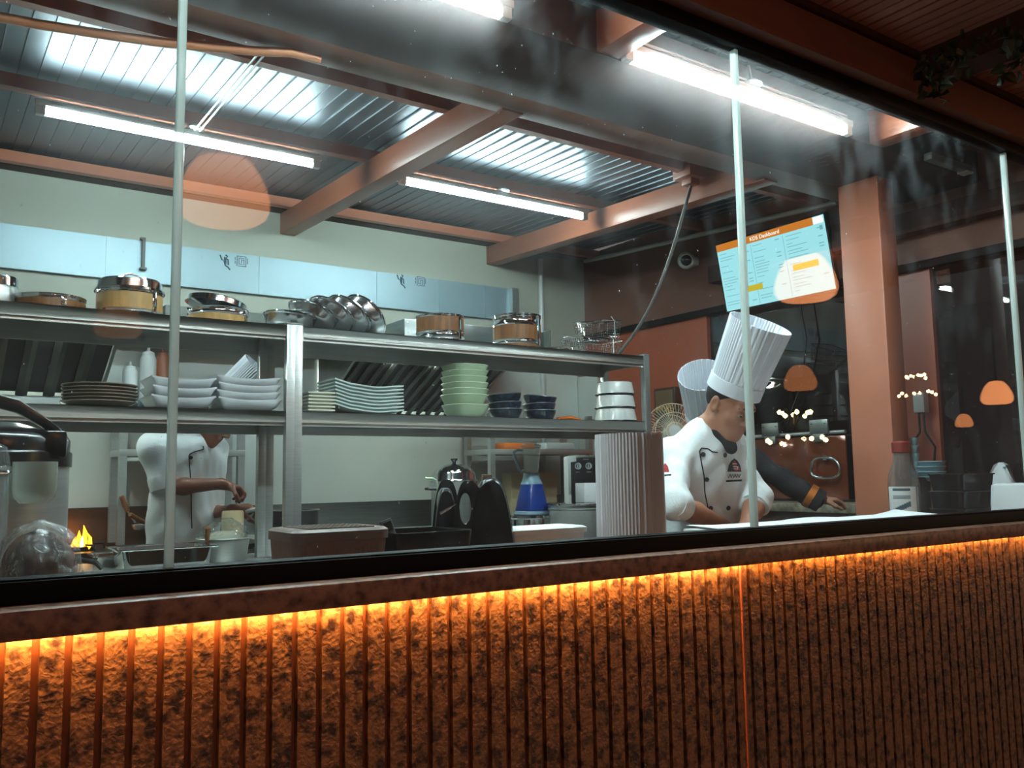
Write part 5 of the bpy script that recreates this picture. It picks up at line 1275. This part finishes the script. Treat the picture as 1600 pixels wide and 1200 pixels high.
# ---- creeper hanging from the soffit beam outside
t = thing('hanging_creeper', 'dark green creeper hanging from the soffit beam at upper right', 'plant', (0, 0, 0))
fo = mb(); st = mb(); rnd2 = random.Random(5)
def leafat(p, s):
    d = Vector((rnd2.uniform(-1, 1), rnd2.uniform(-1, 1), rnd2.uniform(-1.2, .1))).normalized(); r_, f_, u_ = frame_from(d, Vector((rnd2.uniform(-1, 1), rnd2.uniform(-1, 1), .3)))
    m4 = Matrix.Translation(p) @ Matrix((r_, f_, u_)).transposed().to_4x4()
    pts = [(0, 0, 0), (.4, .08, .35), (.28, .1, .75), (0, .02, 1.15), (-.28, .1, .75), (-.4, .08, .35), (0, 0, .5)]
    v = [m4 @ (Vector(q) * s) for q in pts]; fo.add(v, [(0, 1, 6), (1, 2, 6), (2, 3, 6), (3, 4, 6), (4, 5, 6), (5, 0, 6)])
for (px, py, n_, ln) in ((1445, 98, 16, .10), (1468, 96, 20, .16), (1490, 76, 18, .12), (1520, 70, 14, .08), (1575, 52, 26, .12), (1596, 62, 22, .14)):
    q = at(px, py - 14, Z=2.598); pts = [q + Vector((rnd2.uniform(-.01, .01) * k, rnd2.uniform(-.01, .01) * k, -ln * k / 5)) for k in range(6)]
    st.tube(pts, .0022, 5)
    for _ in range(n_): leafat(rnd2.choice(pts) + Vector((rnd2.uniform(-.02, .02), rnd2.uniform(-.02, .02), rnd2.uniform(-.01, .015))), rnd2.uniform(.03, .05))
fo.build('foliage', 'leaf', t, smooth=None); st.build('stem', 'leaf', t)

# ================================================================== PEOPLE
V3 = lambda p: np.array(p, float)
def unit(v): v = V3(v); return v / np.linalg.norm(v)
def head_prims(C, f, u):
    f = unit(f); u = unit(V3(u) - f * np.dot(u, f)); r = np.cross(f, u); Q = np.stack([r, f, u], 1); C = V3(C)
    P = lambda a, b, c: C + r * a + f * b + u * c
    L = [('e', P(0, -.012, .030), (.076, .096, .092), Q, .03), ('e', P(0, .026, -.040), (.062, .070, .078), Q, .03), ('e', P(0, .055, -.078), (.044, .042, .036), Q, .02),
         ('c', P(0, .078, -.106), P(0, .070, -.100), .018, .020, .02),
         ('c', P(-.05, .0, -.07), P(-.022, .065, -.104), .020, .017, .02), ('c', P(.05, .0, -.07), P(.022, .065, -.104), .020, .017, .02),
         ('c', P(-.034, .076, .018), P(.034, .076, .018), .016, .016, .016),
         ('e', P(-.040, .056, -.032), (.028, .026, .026), Q, .018), ('e', P(.040, .056, -.032), (.028, .026, .026), Q, .018),
         ('es', P(-.032, .100, -.002), (.019, .017, .012), Q, .012), ('es', P(.032, .100, -.002), (.019, .017, .012), Q, .012),
         ('c', P(0, .088, .006), P(0, .112, -.032), .0085, .012, .010), ('e', P(-.013, .098, -.038), (.010, .011, .009), Q, .008), ('e', P(.013, .098, -.038), (.010, .011, .009), Q, .008),
         ('c', P(-.020, .084, -.064), P(.020, .084, -.064), .0075, .0075, .008), ('c', P(0, .092, -.062), P(0, .092, -.064), .0085, .0085, .008), ('c', P(-.016, .086, -.075), P(.016, .086, -.075), .0085, .0085, .008)]
    for s in (-1, 1):
        L += [('e', P(s * .080, -.012, -.004), (.009, .021, .033), Q, .006), ('es', P(s * .088, -.006, -.002), (.007, .011, .018), Q, .005), ('c', P(s * .074, .004, -.02), P(s * .078, -.004, -.03), .008, .009, .006)]
    return L, P, Q
def hand_prims(W, d, n, thumb, curl=.5, sc=1.0):
    """W wrist, d towards the fingers, n the way the palm faces, thumb = side vector of the thumb"""
    d = unit(d); n = unit(V3(n) - d * np.dot(n, d)); t = np.cross(d, n)
    if np.dot(t, thumb) < 0: t = -t
    W = V3(W); L = []
    kn = []
    for i, (o, fl, ln) in enumerate(((.030, .088, .074), (.010, .092, .082), (-.011, .088, .076), (-.030, .080, .060))):
        k = W + (t * o + d * fl) * sc; kn.append(k)
        L.append(('c', W + (t * o * .55 + d * .018) * sc, k, .0165 * sc, .0125 * sc, .012))
        p = k; a = curl * (.55 + .06 * i)
        for seg, (q, rr) in enumerate(((.46, .0095), (.30, .0086), (.24, .0078))):
            dd = d * math.cos(a) + n * math.sin(a); e = p + dd * ln * q * sc
            L.append(('c', p, e, rr * sc * 1.05, rr * sc * .95, .005)); p = e; a += curl * (1.0 if seg == 0 else .7)
    L.append(('c', W + d * .03 * sc + t * .012 * sc, W + (d * .05 + t * .034 + n * .012) * sc, .017 * sc, .0145 * sc, .012))
    b = W + (d * .05 + t * .036 + n * .012) * sc; m_ = b + (d * .024 + t * .018 + n * (.012 + .02 * curl)) * sc; e = m_ + (d * .028 + t * (.008 - .016 * curl) + n * (.006 + .018 * curl)) * sc
    L += [('c', b, m_, .012 * sc, .0105 * sc, .006), ('c', m_, e, .0105 * sc, .009 * sc, .005)]
    return L
def person(label, J, skin, cloth, feats, sleeve, hat, bowhat=0.0, group=None, folds=1.0, hb=.05):
    """J: C,f,u head; NB neck base; SH,EL,WR pairs; PE pelvis; hands list"""
    PE = V3(J['PE']); feet = V3((PE[0], PE[1] + .02, 0))
    t = thing('person', label, 'person', tuple(feet), group)
    hp, P, Q = head_prims(J['C'], J['f'], J['u']); NB = V3(J['NB']); C = V3(J['C'])
    up = unit(NB - PE); side = unit(V3(J['SH'][1]) - V3(J['SH'][0])); fr = unit(np.cross(side, up)); 
    if np.dot(fr, V3(J['f'])) < 0: fr = -fr
    CH = PE + (NB - PE) * .62 - fr * .0
    B = list(hp)
    B += [('c', P(0, -.03, -.06), NB + fr * .005, .050, .056, .03), ('c', NB, NB - up * .08, .06, .09, .05)]
    for s in (0, 1): B.append(('c', NB - up * .03, V3(J['SH'][s]), .055, .052, .04))
    TQ = np.stack([side, fr, up], 1)
    B += [('e', CH + up * .06, (.155, .095, .19), TQ, .05), ('e', PE + up * .02, (.15, .10, .15), TQ, .06), ('e', (CH + PE) / 2, (.135, .09, .16), TQ, .05)]
    for s in (0, 1):
        S, E, W = (V3(J[k][s]) for k in ('SH', 'EL', 'WR'))
        B += [('c', S, E, .046, .038, .03), ('c', E, E + (W - E) * .35, .038, .040, .02), ('c', E + (W - E) * .35, W, .040, .026, .02)]
        d, n, th, curl = J['HD'][s]; B += [('c', W, W + unit(d) * .02, .026, .024, .015)] + hand_prims(W, d, n, th, curl)
        sg = -1 if s == 0 else 1
        hip = PE + side * sg * .085; knee = V3((hip[0], hip[1], .50)) + fr * .03; ank = V3((hip[0], hip[1] + .02, .09))
        fr0 = unit((fr[0], fr[1], 0))
        B += [('c', hip, knee, .078, .055, .04), ('c', knee, knee * .6 + ank * .4, .055, .054, .02), ('c', knee * .6 + ank * .4, ank, .054, .036, .02), ('c', ank - V3((0, 0, .045)), ank + fr0 * .15 - V3((0, 0, .058)), .038, .03, .03)]
    body, bvb = solid_obj('body', B, skin, t, .0052, relax=1)
    # jacket
    K = [('c', NB - up * .03, NB - up * .09, .064, .10, .04)]
    for s in (0, 1): K.append(('c', NB - up * .045, V3(J['SH'][s]) - up * .005, .062, .066, .05))
    K += [('e', CH + up * .05, (.185, .122, .21), TQ, .06), ('e', PE + up * .06, (.18, .125, .20), TQ, .06), ('e', (CH + PE) / 2, (.178, .126, .20), TQ, .08), ('c', PE + up * .02, PE - V3((0, 0, .10)), .165, .17, .05)]
    cuffs = []
    for s in (0, 1):
        S, E, W = (V3(J[k][s]) for k in ('SH', 'EL', 'WR'))
        fl = sleeve[s]
        if fl <= 1: e = S + (E - S) * fl; K.append(('c', S, e, .066, .060, .04)); cuffs.append((e, unit(E - S), .062))
        else: e = E + (W - E) * (fl - 1); K += [('c', S, E, .064, .054, .04), ('c', E, e, .054, .052, .03)]; cuffs.append((e, unit(W - E), .052))
    ph = sum(map(ord, label)) % 7
    def fold(G):
        x, y, z = G[..., 0], G[..., 1], G[..., 2]
        return folds * (.0035 * np.sin(38 * x + 16 * z + ph + 2.5 * np.sin(9 * z + 4 * y)) + .0028 * np.sin(47 * z - 30 * x + 25 * y + 2 * np.sin(14 * x)) + .002 * np.sin(70 * (x + y) + 20 * z))
    K.append(('cut', (0, 0, max(.78, PE[2] - .16)), (0, 0, -1)))
    jk, bv = solid_obj('jacket', K, cloth, t, .0065, noise=fold, relax=1)
    for e, d, r in cuffs:
        T = rotm(e, tuple(d), (d[1], -d[0], .3)); b = mb(); b.T = T
        b.lathe([(r - .008, -.03), (r + .004, -.03), (r + .006, .0), (r + .004, .034), (r - .003, .036), (r - .006, .03), (r - .008, 0)], n=36, closed=True, fn=lambda rr, z, a: rr * (1 + .03 * math.sin(3 * a + 1))); b.build('cuff', cloth, jk, smooth=60)
    T = rotm(NB - up * .022, tuple(unit(unit(P(0, 0, .1) - C) * .5 + up)), tuple(fr)); b = mb(); b.T = T
    b.lathe([(.071, -.02), (.066, .01), (.064, .036), (.067, .04), (.072, .036), (.076, .01), (.08, -.02)], n=48, closed=True); co = b.build('collar', cloth, jk, smooth=60)
    b = mb(); b.T = T; b.tube([(.068 * math.cos(2 * PI * i / 40), .068 * math.sin(2 * PI * i / 40), .040) for i in range(40)], .0028, 6, closed=True); b.build('collar_piping', 'piping', co)
    # trousers and shoes
    TR = []
    SHO = []
    for s in (0, 1):
        sg = -1 if s == 0 else 1; hip = PE + side * sg * .085; knee = V3((hip[0], hip[1], .50)) + fr * .03; ank = V3((hip[0], hip[1] + .02, .10)); fr0 = unit((fr[0], fr[1], 0))
        TR += [('c', PE + side * sg * .06 - V3((0, 0, .12)), knee, .10, .075, .04), ('c', knee, ank, .075, .062, .03)]
        SHO.append([('c', ank - V3((0, 0, .045)), ank + fr0 * .17 - V3((0, 0, .055)), .052, .042, .03), ('cut', (0, 0, .002), (0, 0, -1))])
    solid_obj('trousers', TR, 'blackcloth', t, .012)
    for q in SHO: solid_obj('shoe', q, 'blackm', t, .009)
    # hair, brows, eyes, lips
    hr = [('e', P(0, -.014, .030), (.081, .102, .098), Q, .02), ('c', P(-.074, .02, .0), P(-.072, .012, -.012), .008, .005, .01), ('c', P(.074, .02, .0), P(.072, .012, -.012), .008, .005, .01)]
    fq, uq = Q[:, 1], Q[:, 2]
    hr.append(('cut', P(0, .0, .016), tuple(unit(fq * .62 - uq * .78))))
    solid_obj('hair', hr, 'hair', t, .005)
    for s in (-1, 1):
        mb().tube([P(s * .016, .093, .020), P(s * .032, .090, .025), P(s * .050, .078, .020)], [.003, .0042, .002], 6).build('eyebrow', 'hair', t)
        eb = mb(); eb.T = Matrix.Translation(Vector(P(s * .032, .0765, -.005))); eb.lathe([(0, -.0115), (.006, -.010), (.0115, 0), (.006, .010), (0, .0115)], n=16); e_ = eb.build('eye', 'eyewhite', t, smooth=80)
        eb = mb(); eb.T = Matrix.Translation(Vector(P(s * .032, .089, -.007))); eb.lathe([(0, -.004), (.004, -.002), (.0045, 0), (.003, .003), (0, .004)], n=12); eb.build('iris', 'dark', e_, smooth=80)
        mb().tube([P(s * .020, .0865, .000), P(s * .032, .0890, .001), P(s * .045, .082, -.001)], [.004, .0062, .004], 6).build('eyelid', skin, t)
    mb().tube([P(-.020, .0915, -.069), P(0, .0985, -.068), P(.020, .0915, -.069)], [.0016, .0026, .0016], 6).build('lips', 'lip', t)
    # hat
    hf = math.radians(bowhat); hu = uq * math.cos(hf) + fq * math.sin(hf)
    base = P(0, -.010, .050)
    toque(hat[0], hat[1], hat[2], feats.get('hatmat', 'hat'), t, rotm(tuple(base), tuple(hu), tuple(fq)), n=60, amp=.0018, band=hb)
    return t, jk, bv, P, NB, up, fr, side
def on(bv, px, py, lift=.002):
    h = bv.ray_cast(Vector(CAM), Vector(wray(px, py)).normalized())
    if h[0] is None: return None, None
    n = h[1]
    if n.dot(Vector(wray(px, py))) > 0: n = -n
    return h[0] + n * lift, n
def piping(bv, path, jk, r=.0026, name='piping'):
    pts = []
    for (a, b_) in zip(path[:-1], path[1:]):
        for i in range(5):
            p, n = on(bv, a[0] + (b_[0] - a[0]) * i / 5, a[1] + (b_[1] - a[1]) * i / 5, .001)
            if p is not None: pts.append(p)
    if len(pts) > 2: mb().tube(pts, r, 6).build(name, 'piping', jk)
def button(bv, px, py, jk):
    p, n = on(bv, px, py, .001)
    if p is None: return
    b = mb(); b.T = rotm(p, tuple(n), (n.y, -n.x, .2)); b.lathe([(0, 0), (.0085, 0), (.0095, .002), (.0085, .005), (0, .0055)], n=16); b.build('button', 'piping', jk)
def patch(bv, poly, m, jk, name, lift=.0018):
    """embroidery: a picture outline laid on the cloth"""
    xs = [p[0] for p in poly]; ys = [p[1] for p in poly]; cx_, cy_ = sum(xs) / len(xs), sum(ys) / len(ys)
    v = []; ok = []
    for (x, y) in [(cx_, cy_)] + poly:
        p, n = on(bv, x, y, lift)
        if p is None: return
        v.append(p)
    k = len(poly); mb().add(v, [(0, 1 + i, 1 + (i + 1) % k) for i in range(k)]).build(name, m, jk, smooth=60)

# ---- chef at the window
EY = .60
ear = at(1123, 632, Y=EY); a = R(32)
f1 = unit((.06, -math.cos(a), -math.sin(a))); u1 = unit((.02, -math.sin(a), math.cos(a)))
C1 = V3(ear) + V3((.078, .012, .004))
NB1 = C1 + V3((-.005, .112, -.120))
SHR = NB1 + V3((-.165, .045, -.075)); SHL = NB1 + V3((.165, .045, -.075))
ELR = V3(at(1056, 788, Y=.62)); WRR = V3(at(1136, 823, Z=1.005)); ELL = V3(at(1184, 779, Y=.62)); WRL = V3(at(1164, 826, Z=1.005))
print('chef', C1, NB1, SHR, ELR, WRR, WRL, np.linalg.norm(ELR - SHR), np.linalg.norm(WRR - ELR), np.linalg.norm(ELL - SHL), np.linalg.norm(WRL - ELL))
J1 = dict(C=C1, f=f1, u=u1, NB=NB1, SH=(SHR, SHL), EL=(ELR, ELL), WR=(WRR, WRL), PE=(NB1[0] + .06, NB1[1] + .14, .94),
          HD=(((.93, -.30, -.02), (.1, -.2, -1), (.2, -1, 0), .35), ((-.25, -.95, -.02), (-.2, .1, -1), (-1, .2, 0), .35)))
t1, jk1, bv1, P1, *_ = person('chef in white jacket and tall hat bowing over the counter behind glass', J1, 'skin', 'cloth', {}, (1.02, 1.05), (.104, .119, .285), bowhat=-2, hb=.052)
piping(bv1, [(1121, 707), (1113, 706), (1106, 701), (1096, 700), (1093, 705), (1096, 723), (1100, 744), (1101, 768), (1104, 784), (1107, 798), (1116, 810)], jk1)
for q in ((1098.5, 710), (1132, 711), (1104, 749), (1110, 794), (1137.5, 793.5)): button(bv1, *q, jk1)
def emblem(cx, cy, s):
    Q_ = lambda pts: [(cx + x * s, cy + y * s) for x, y in pts]
    patch(bv1, Q_([(-11, 10), (-9, 0), (-5, -7), (0, -11), (5, -7), (9, 0), (11, 10)]), 'blackemb', jk1, 'emblem_arch')
    patch(bv1, Q_([(-5, 9), (-4, 2), (-2, -5), (0, -8), (2, -5), (4, 2), (5, 9)]), 'redemb', jk1, 'emblem_centre', .0026)
    patch(bv1, Q_([(-9, 8), (-8, 3), (-5.5, 3), (-5.5, 8)]), 'redemb', jk1, 'emblem_side', .0026); patch(bv1, Q_([(5.5, 8), (5.5, 3), (8, 3), (9, 8)]), 'redemb', jk1, 'emblem_side', .0026)
    for y in (-3, 1.5, 5): patch(bv1, Q_([(-3.5, y), (3.5, y), (3.5, y + 1.1), (-3.5, y + 1.1)]), 'whitep', jk1, 'emblem_stripe', .0034)
    patch(bv1, Q_([(-13, 23), (12, 22), (12, 25), (-13, 26)]), 'blackemb', jk1, 'emblem_bar')
    pts = []
    for i in range(25):
        p, n = on(bv1, cx + (-10 + 20 * i / 24) * s, cy + (16.5 + 3 * math.sin(i * 1.3)) * s, .002)
        if p is not None: pts.append(p)
    if len(pts) > 3: mb().tube(pts, .0011, 5).build('emblem_script', 'blackemb', jk1)
emblem(1147, 727, 1.0)
patch(bv1, [(1036, 738), (1036, 728), (1040, 724), (1044, 729), (1046, 738)], 'redemb', jk1, 'sleeve_emblem'); patch(bv1, [(1036, 742), (1049, 741), (1049, 744), (1036, 745)], 'blackemb', jk1, 'sleeve_emblem')
NBv = NB1
sc_ = []
rg = [(-.062, -.005, .030), (-.052, -.040, .022), (-.028, -.066, .006), (.0, -.078, -.006), (.030, -.066, .006), (.052, -.040, .022), (.062, -.005, .030)]
for q0_, q1_ in zip(rg[:-1], rg[1:]): sc_.append(('c', NB1 + V3(q0_), NB1 + V3(q1_), .024, .024, .012))
sc_ += [('c', NB1 + V3((-.03, -.075, .01)), NB1 + V3((.0, -.112, -.05)), .026, .02, .015), ('c', NB1 + V3((.03, -.075, .01)), NB1 + V3((.0, -.112, -.05)), .026, .02, .015)]
solid_obj('neckerchief', sc_, 'blackcloth', t1, .005)
# ---- cook in a black jacket bending towards the ledge
f2 = unit((-.55, -.50, -.66)); u2 = unit((-.60, -.50, .60)); u2 = unit(u2 - f2 * np.dot(u2, f2))
hb2 = V3(at(1104, 650, Y=1.33)); C2 = hb2 - u2 * .055
NB2 = C2 - u2 * .15 - f2 * .045 + V3((0.01, 0.01, 0))
hz2 = unit((f2[0], f2[1], 0)); lf2 = V3((-hz2[1] * 1, hz2[0], 0)); lf2 = np.cross((0, 0, 1), hz2)
SL2 = NB2 + lf2 * .17 + V3((.02, .02, -.07)); SR2 = NB2 - lf2 * .17 + V3((.02, .02, -.07))
EL2 = V3(at(1226, 752, Y=1.22)); WL2 = V3(at(1276, 783, Y=1.10)); ER2 = SR2 + V3((.02, -.05, -.27)); WR2 = ER2 + V3((-.02, -.16, -.13))
WL2[2] = max(WL2[2], lz + .03)
print('cook2', C2, NB2, SL2, EL2, WL2, np.linalg.norm(EL2 - SL2), np.linalg.norm(WL2 - EL2), 'ledge z', lz)
J2 = dict(C=C2, f=f2, u=u2, NB=NB2, SH=(SR2, SL2), EL=(ER2, EL2), WR=(WR2, WL2), PE=NB2 + V3((.16, .20, -(NB2[2] - .93))),
          HD=(((-.2, -.9, -.3), (.8, 0, -.3), (0, -.3, 1), .6), ((.93, -.30, -.04), (.1, -.1, -1), (-.3, -.9, .2), .45)))
t2, jk2, bv2, *_ = person('cook in black jacket and white hat bent behind the chef, hand on ledge', J2, 'skin', 'blackcloth', {}, (1.9, 1.95), (.102, .118, .265), bowhat=4, hb=.03)
d = unit(WL2 - EL2); b = mb(); b.T = rotm(EL2 + (WL2 - EL2) * .80, tuple(d), (d[1], -d[0], .3)); b.lathe([(.058, -.016), (.062, -.016), (.062, .018), (.058, .018)], n=30, closed=True); b.build('cuff_band', 'copper', jk2)
# ---- cook behind the rack
bw = R(40); fh = unit((.82, -.57, 0)); f3 = unit(fh * math.cos(bw) + V3((0, 0, -math.sin(bw)))); u3 = unit(fh * math.sin(bw) + V3((0, 0, math.cos(bw))))
chin = V3(at(333, 698, Y=2.80)); C3 = chin - f3 * .088 + u3 * .118
NB3 = C3 - u3 * .135 - f3 * .06
ft3 = unit((.45, -.89, 0)); rt3 = np.cross(ft3, (0, 0, 1))
SR3 = NB3 + rt3 * .185 + V3((-.02, .02, -.085)); SL3 = NB3 - rt3 * .185 + V3((-.01, .02, -.085))
ER3 = V3(at(256, 762, Y=2.79)); WR3 = V3(at(346, 756, Y=2.66)); EL3 = V3(at(328, 806, Y=2.92)); WL3 = V3(at(362, 797, Y=2.68))
print('cook3', C3, NB3, SR3, ER3, WR3, np.linalg.norm(ER3 - SR3), np.linalg.norm(WR3 - ER3), np.linalg.norm(EL3 - SL3), np.linalg.norm(WL3 - EL3))
J3 = dict(C=C3, f=f3, u=u3, NB=NB3, SH=(SR3, SL3), EL=(ER3, EL3), WR=(WR3, WL3), PE=NB3 + V3((-.01, .03, -(NB3[2] - .93))),
          HD=(((.95, -.1, -.35), (-.15, -.2, -1), (-.1, -1, .1), 1.05), ((.9, -.2, .12), (.1, .3, -1), (-.1, -1, .3), 1.0)))
t3, jk3, bv3, *_ = person('cook in short-sleeved white jacket working behind the left rack', J3, 'skin2', 'cloth', {}, (.86, .86), (.102, .116, .28), bowhat=8, folds=.6)
piping(bv3, [(317, 697), (318, 702), (306, 705), (297, 709), (295, 713), (297, 738), (298.5, 765), (299, 800), (300, 832)], jk3)
button(bv3, 298, 715, jk3)
# knife handle in the lower fist
W = WL3; o = mb().tube([W + V3((.03, -.03, -.012)), W + V3((.075, -.055, -.004)), W + V3((.14, -.09, .012))], [.010, .011, .008], 8).build('spoon_handle', 'whitep'); tag(o, 'short white handle held in the lower hand of the cook', 'utensil')
# ladle hung on the storage rack
q = at(196, 790, Y=3.215)
t = thing('hanging_ladle', 'ladle with brown wooden handle hanging behind the cook', 'ladle', q)
mb().tube([(q.x - .02, 3.215, q.z + .05), (q.x, 3.215, q.z), (q.x + .012, 3.215, q.z - .03)], [.012, .015, .011], 10).build('handle', 'woodd', t); mb().tube([(q.x + .012, 3.215, q.z - .03), (q.x + .05, 3.215, q.z - .09)], .005, 8).build('shaft', 'steel', t)
mb().lathe([(0, -.03), (.025, -.026), (.035, -.01), (.036, 0), (.033, 0), (.024, -.022), (0, -.026)], (q.x + .07, 3.215, q.z - .10), 24).build('bowl', 'steel', t)
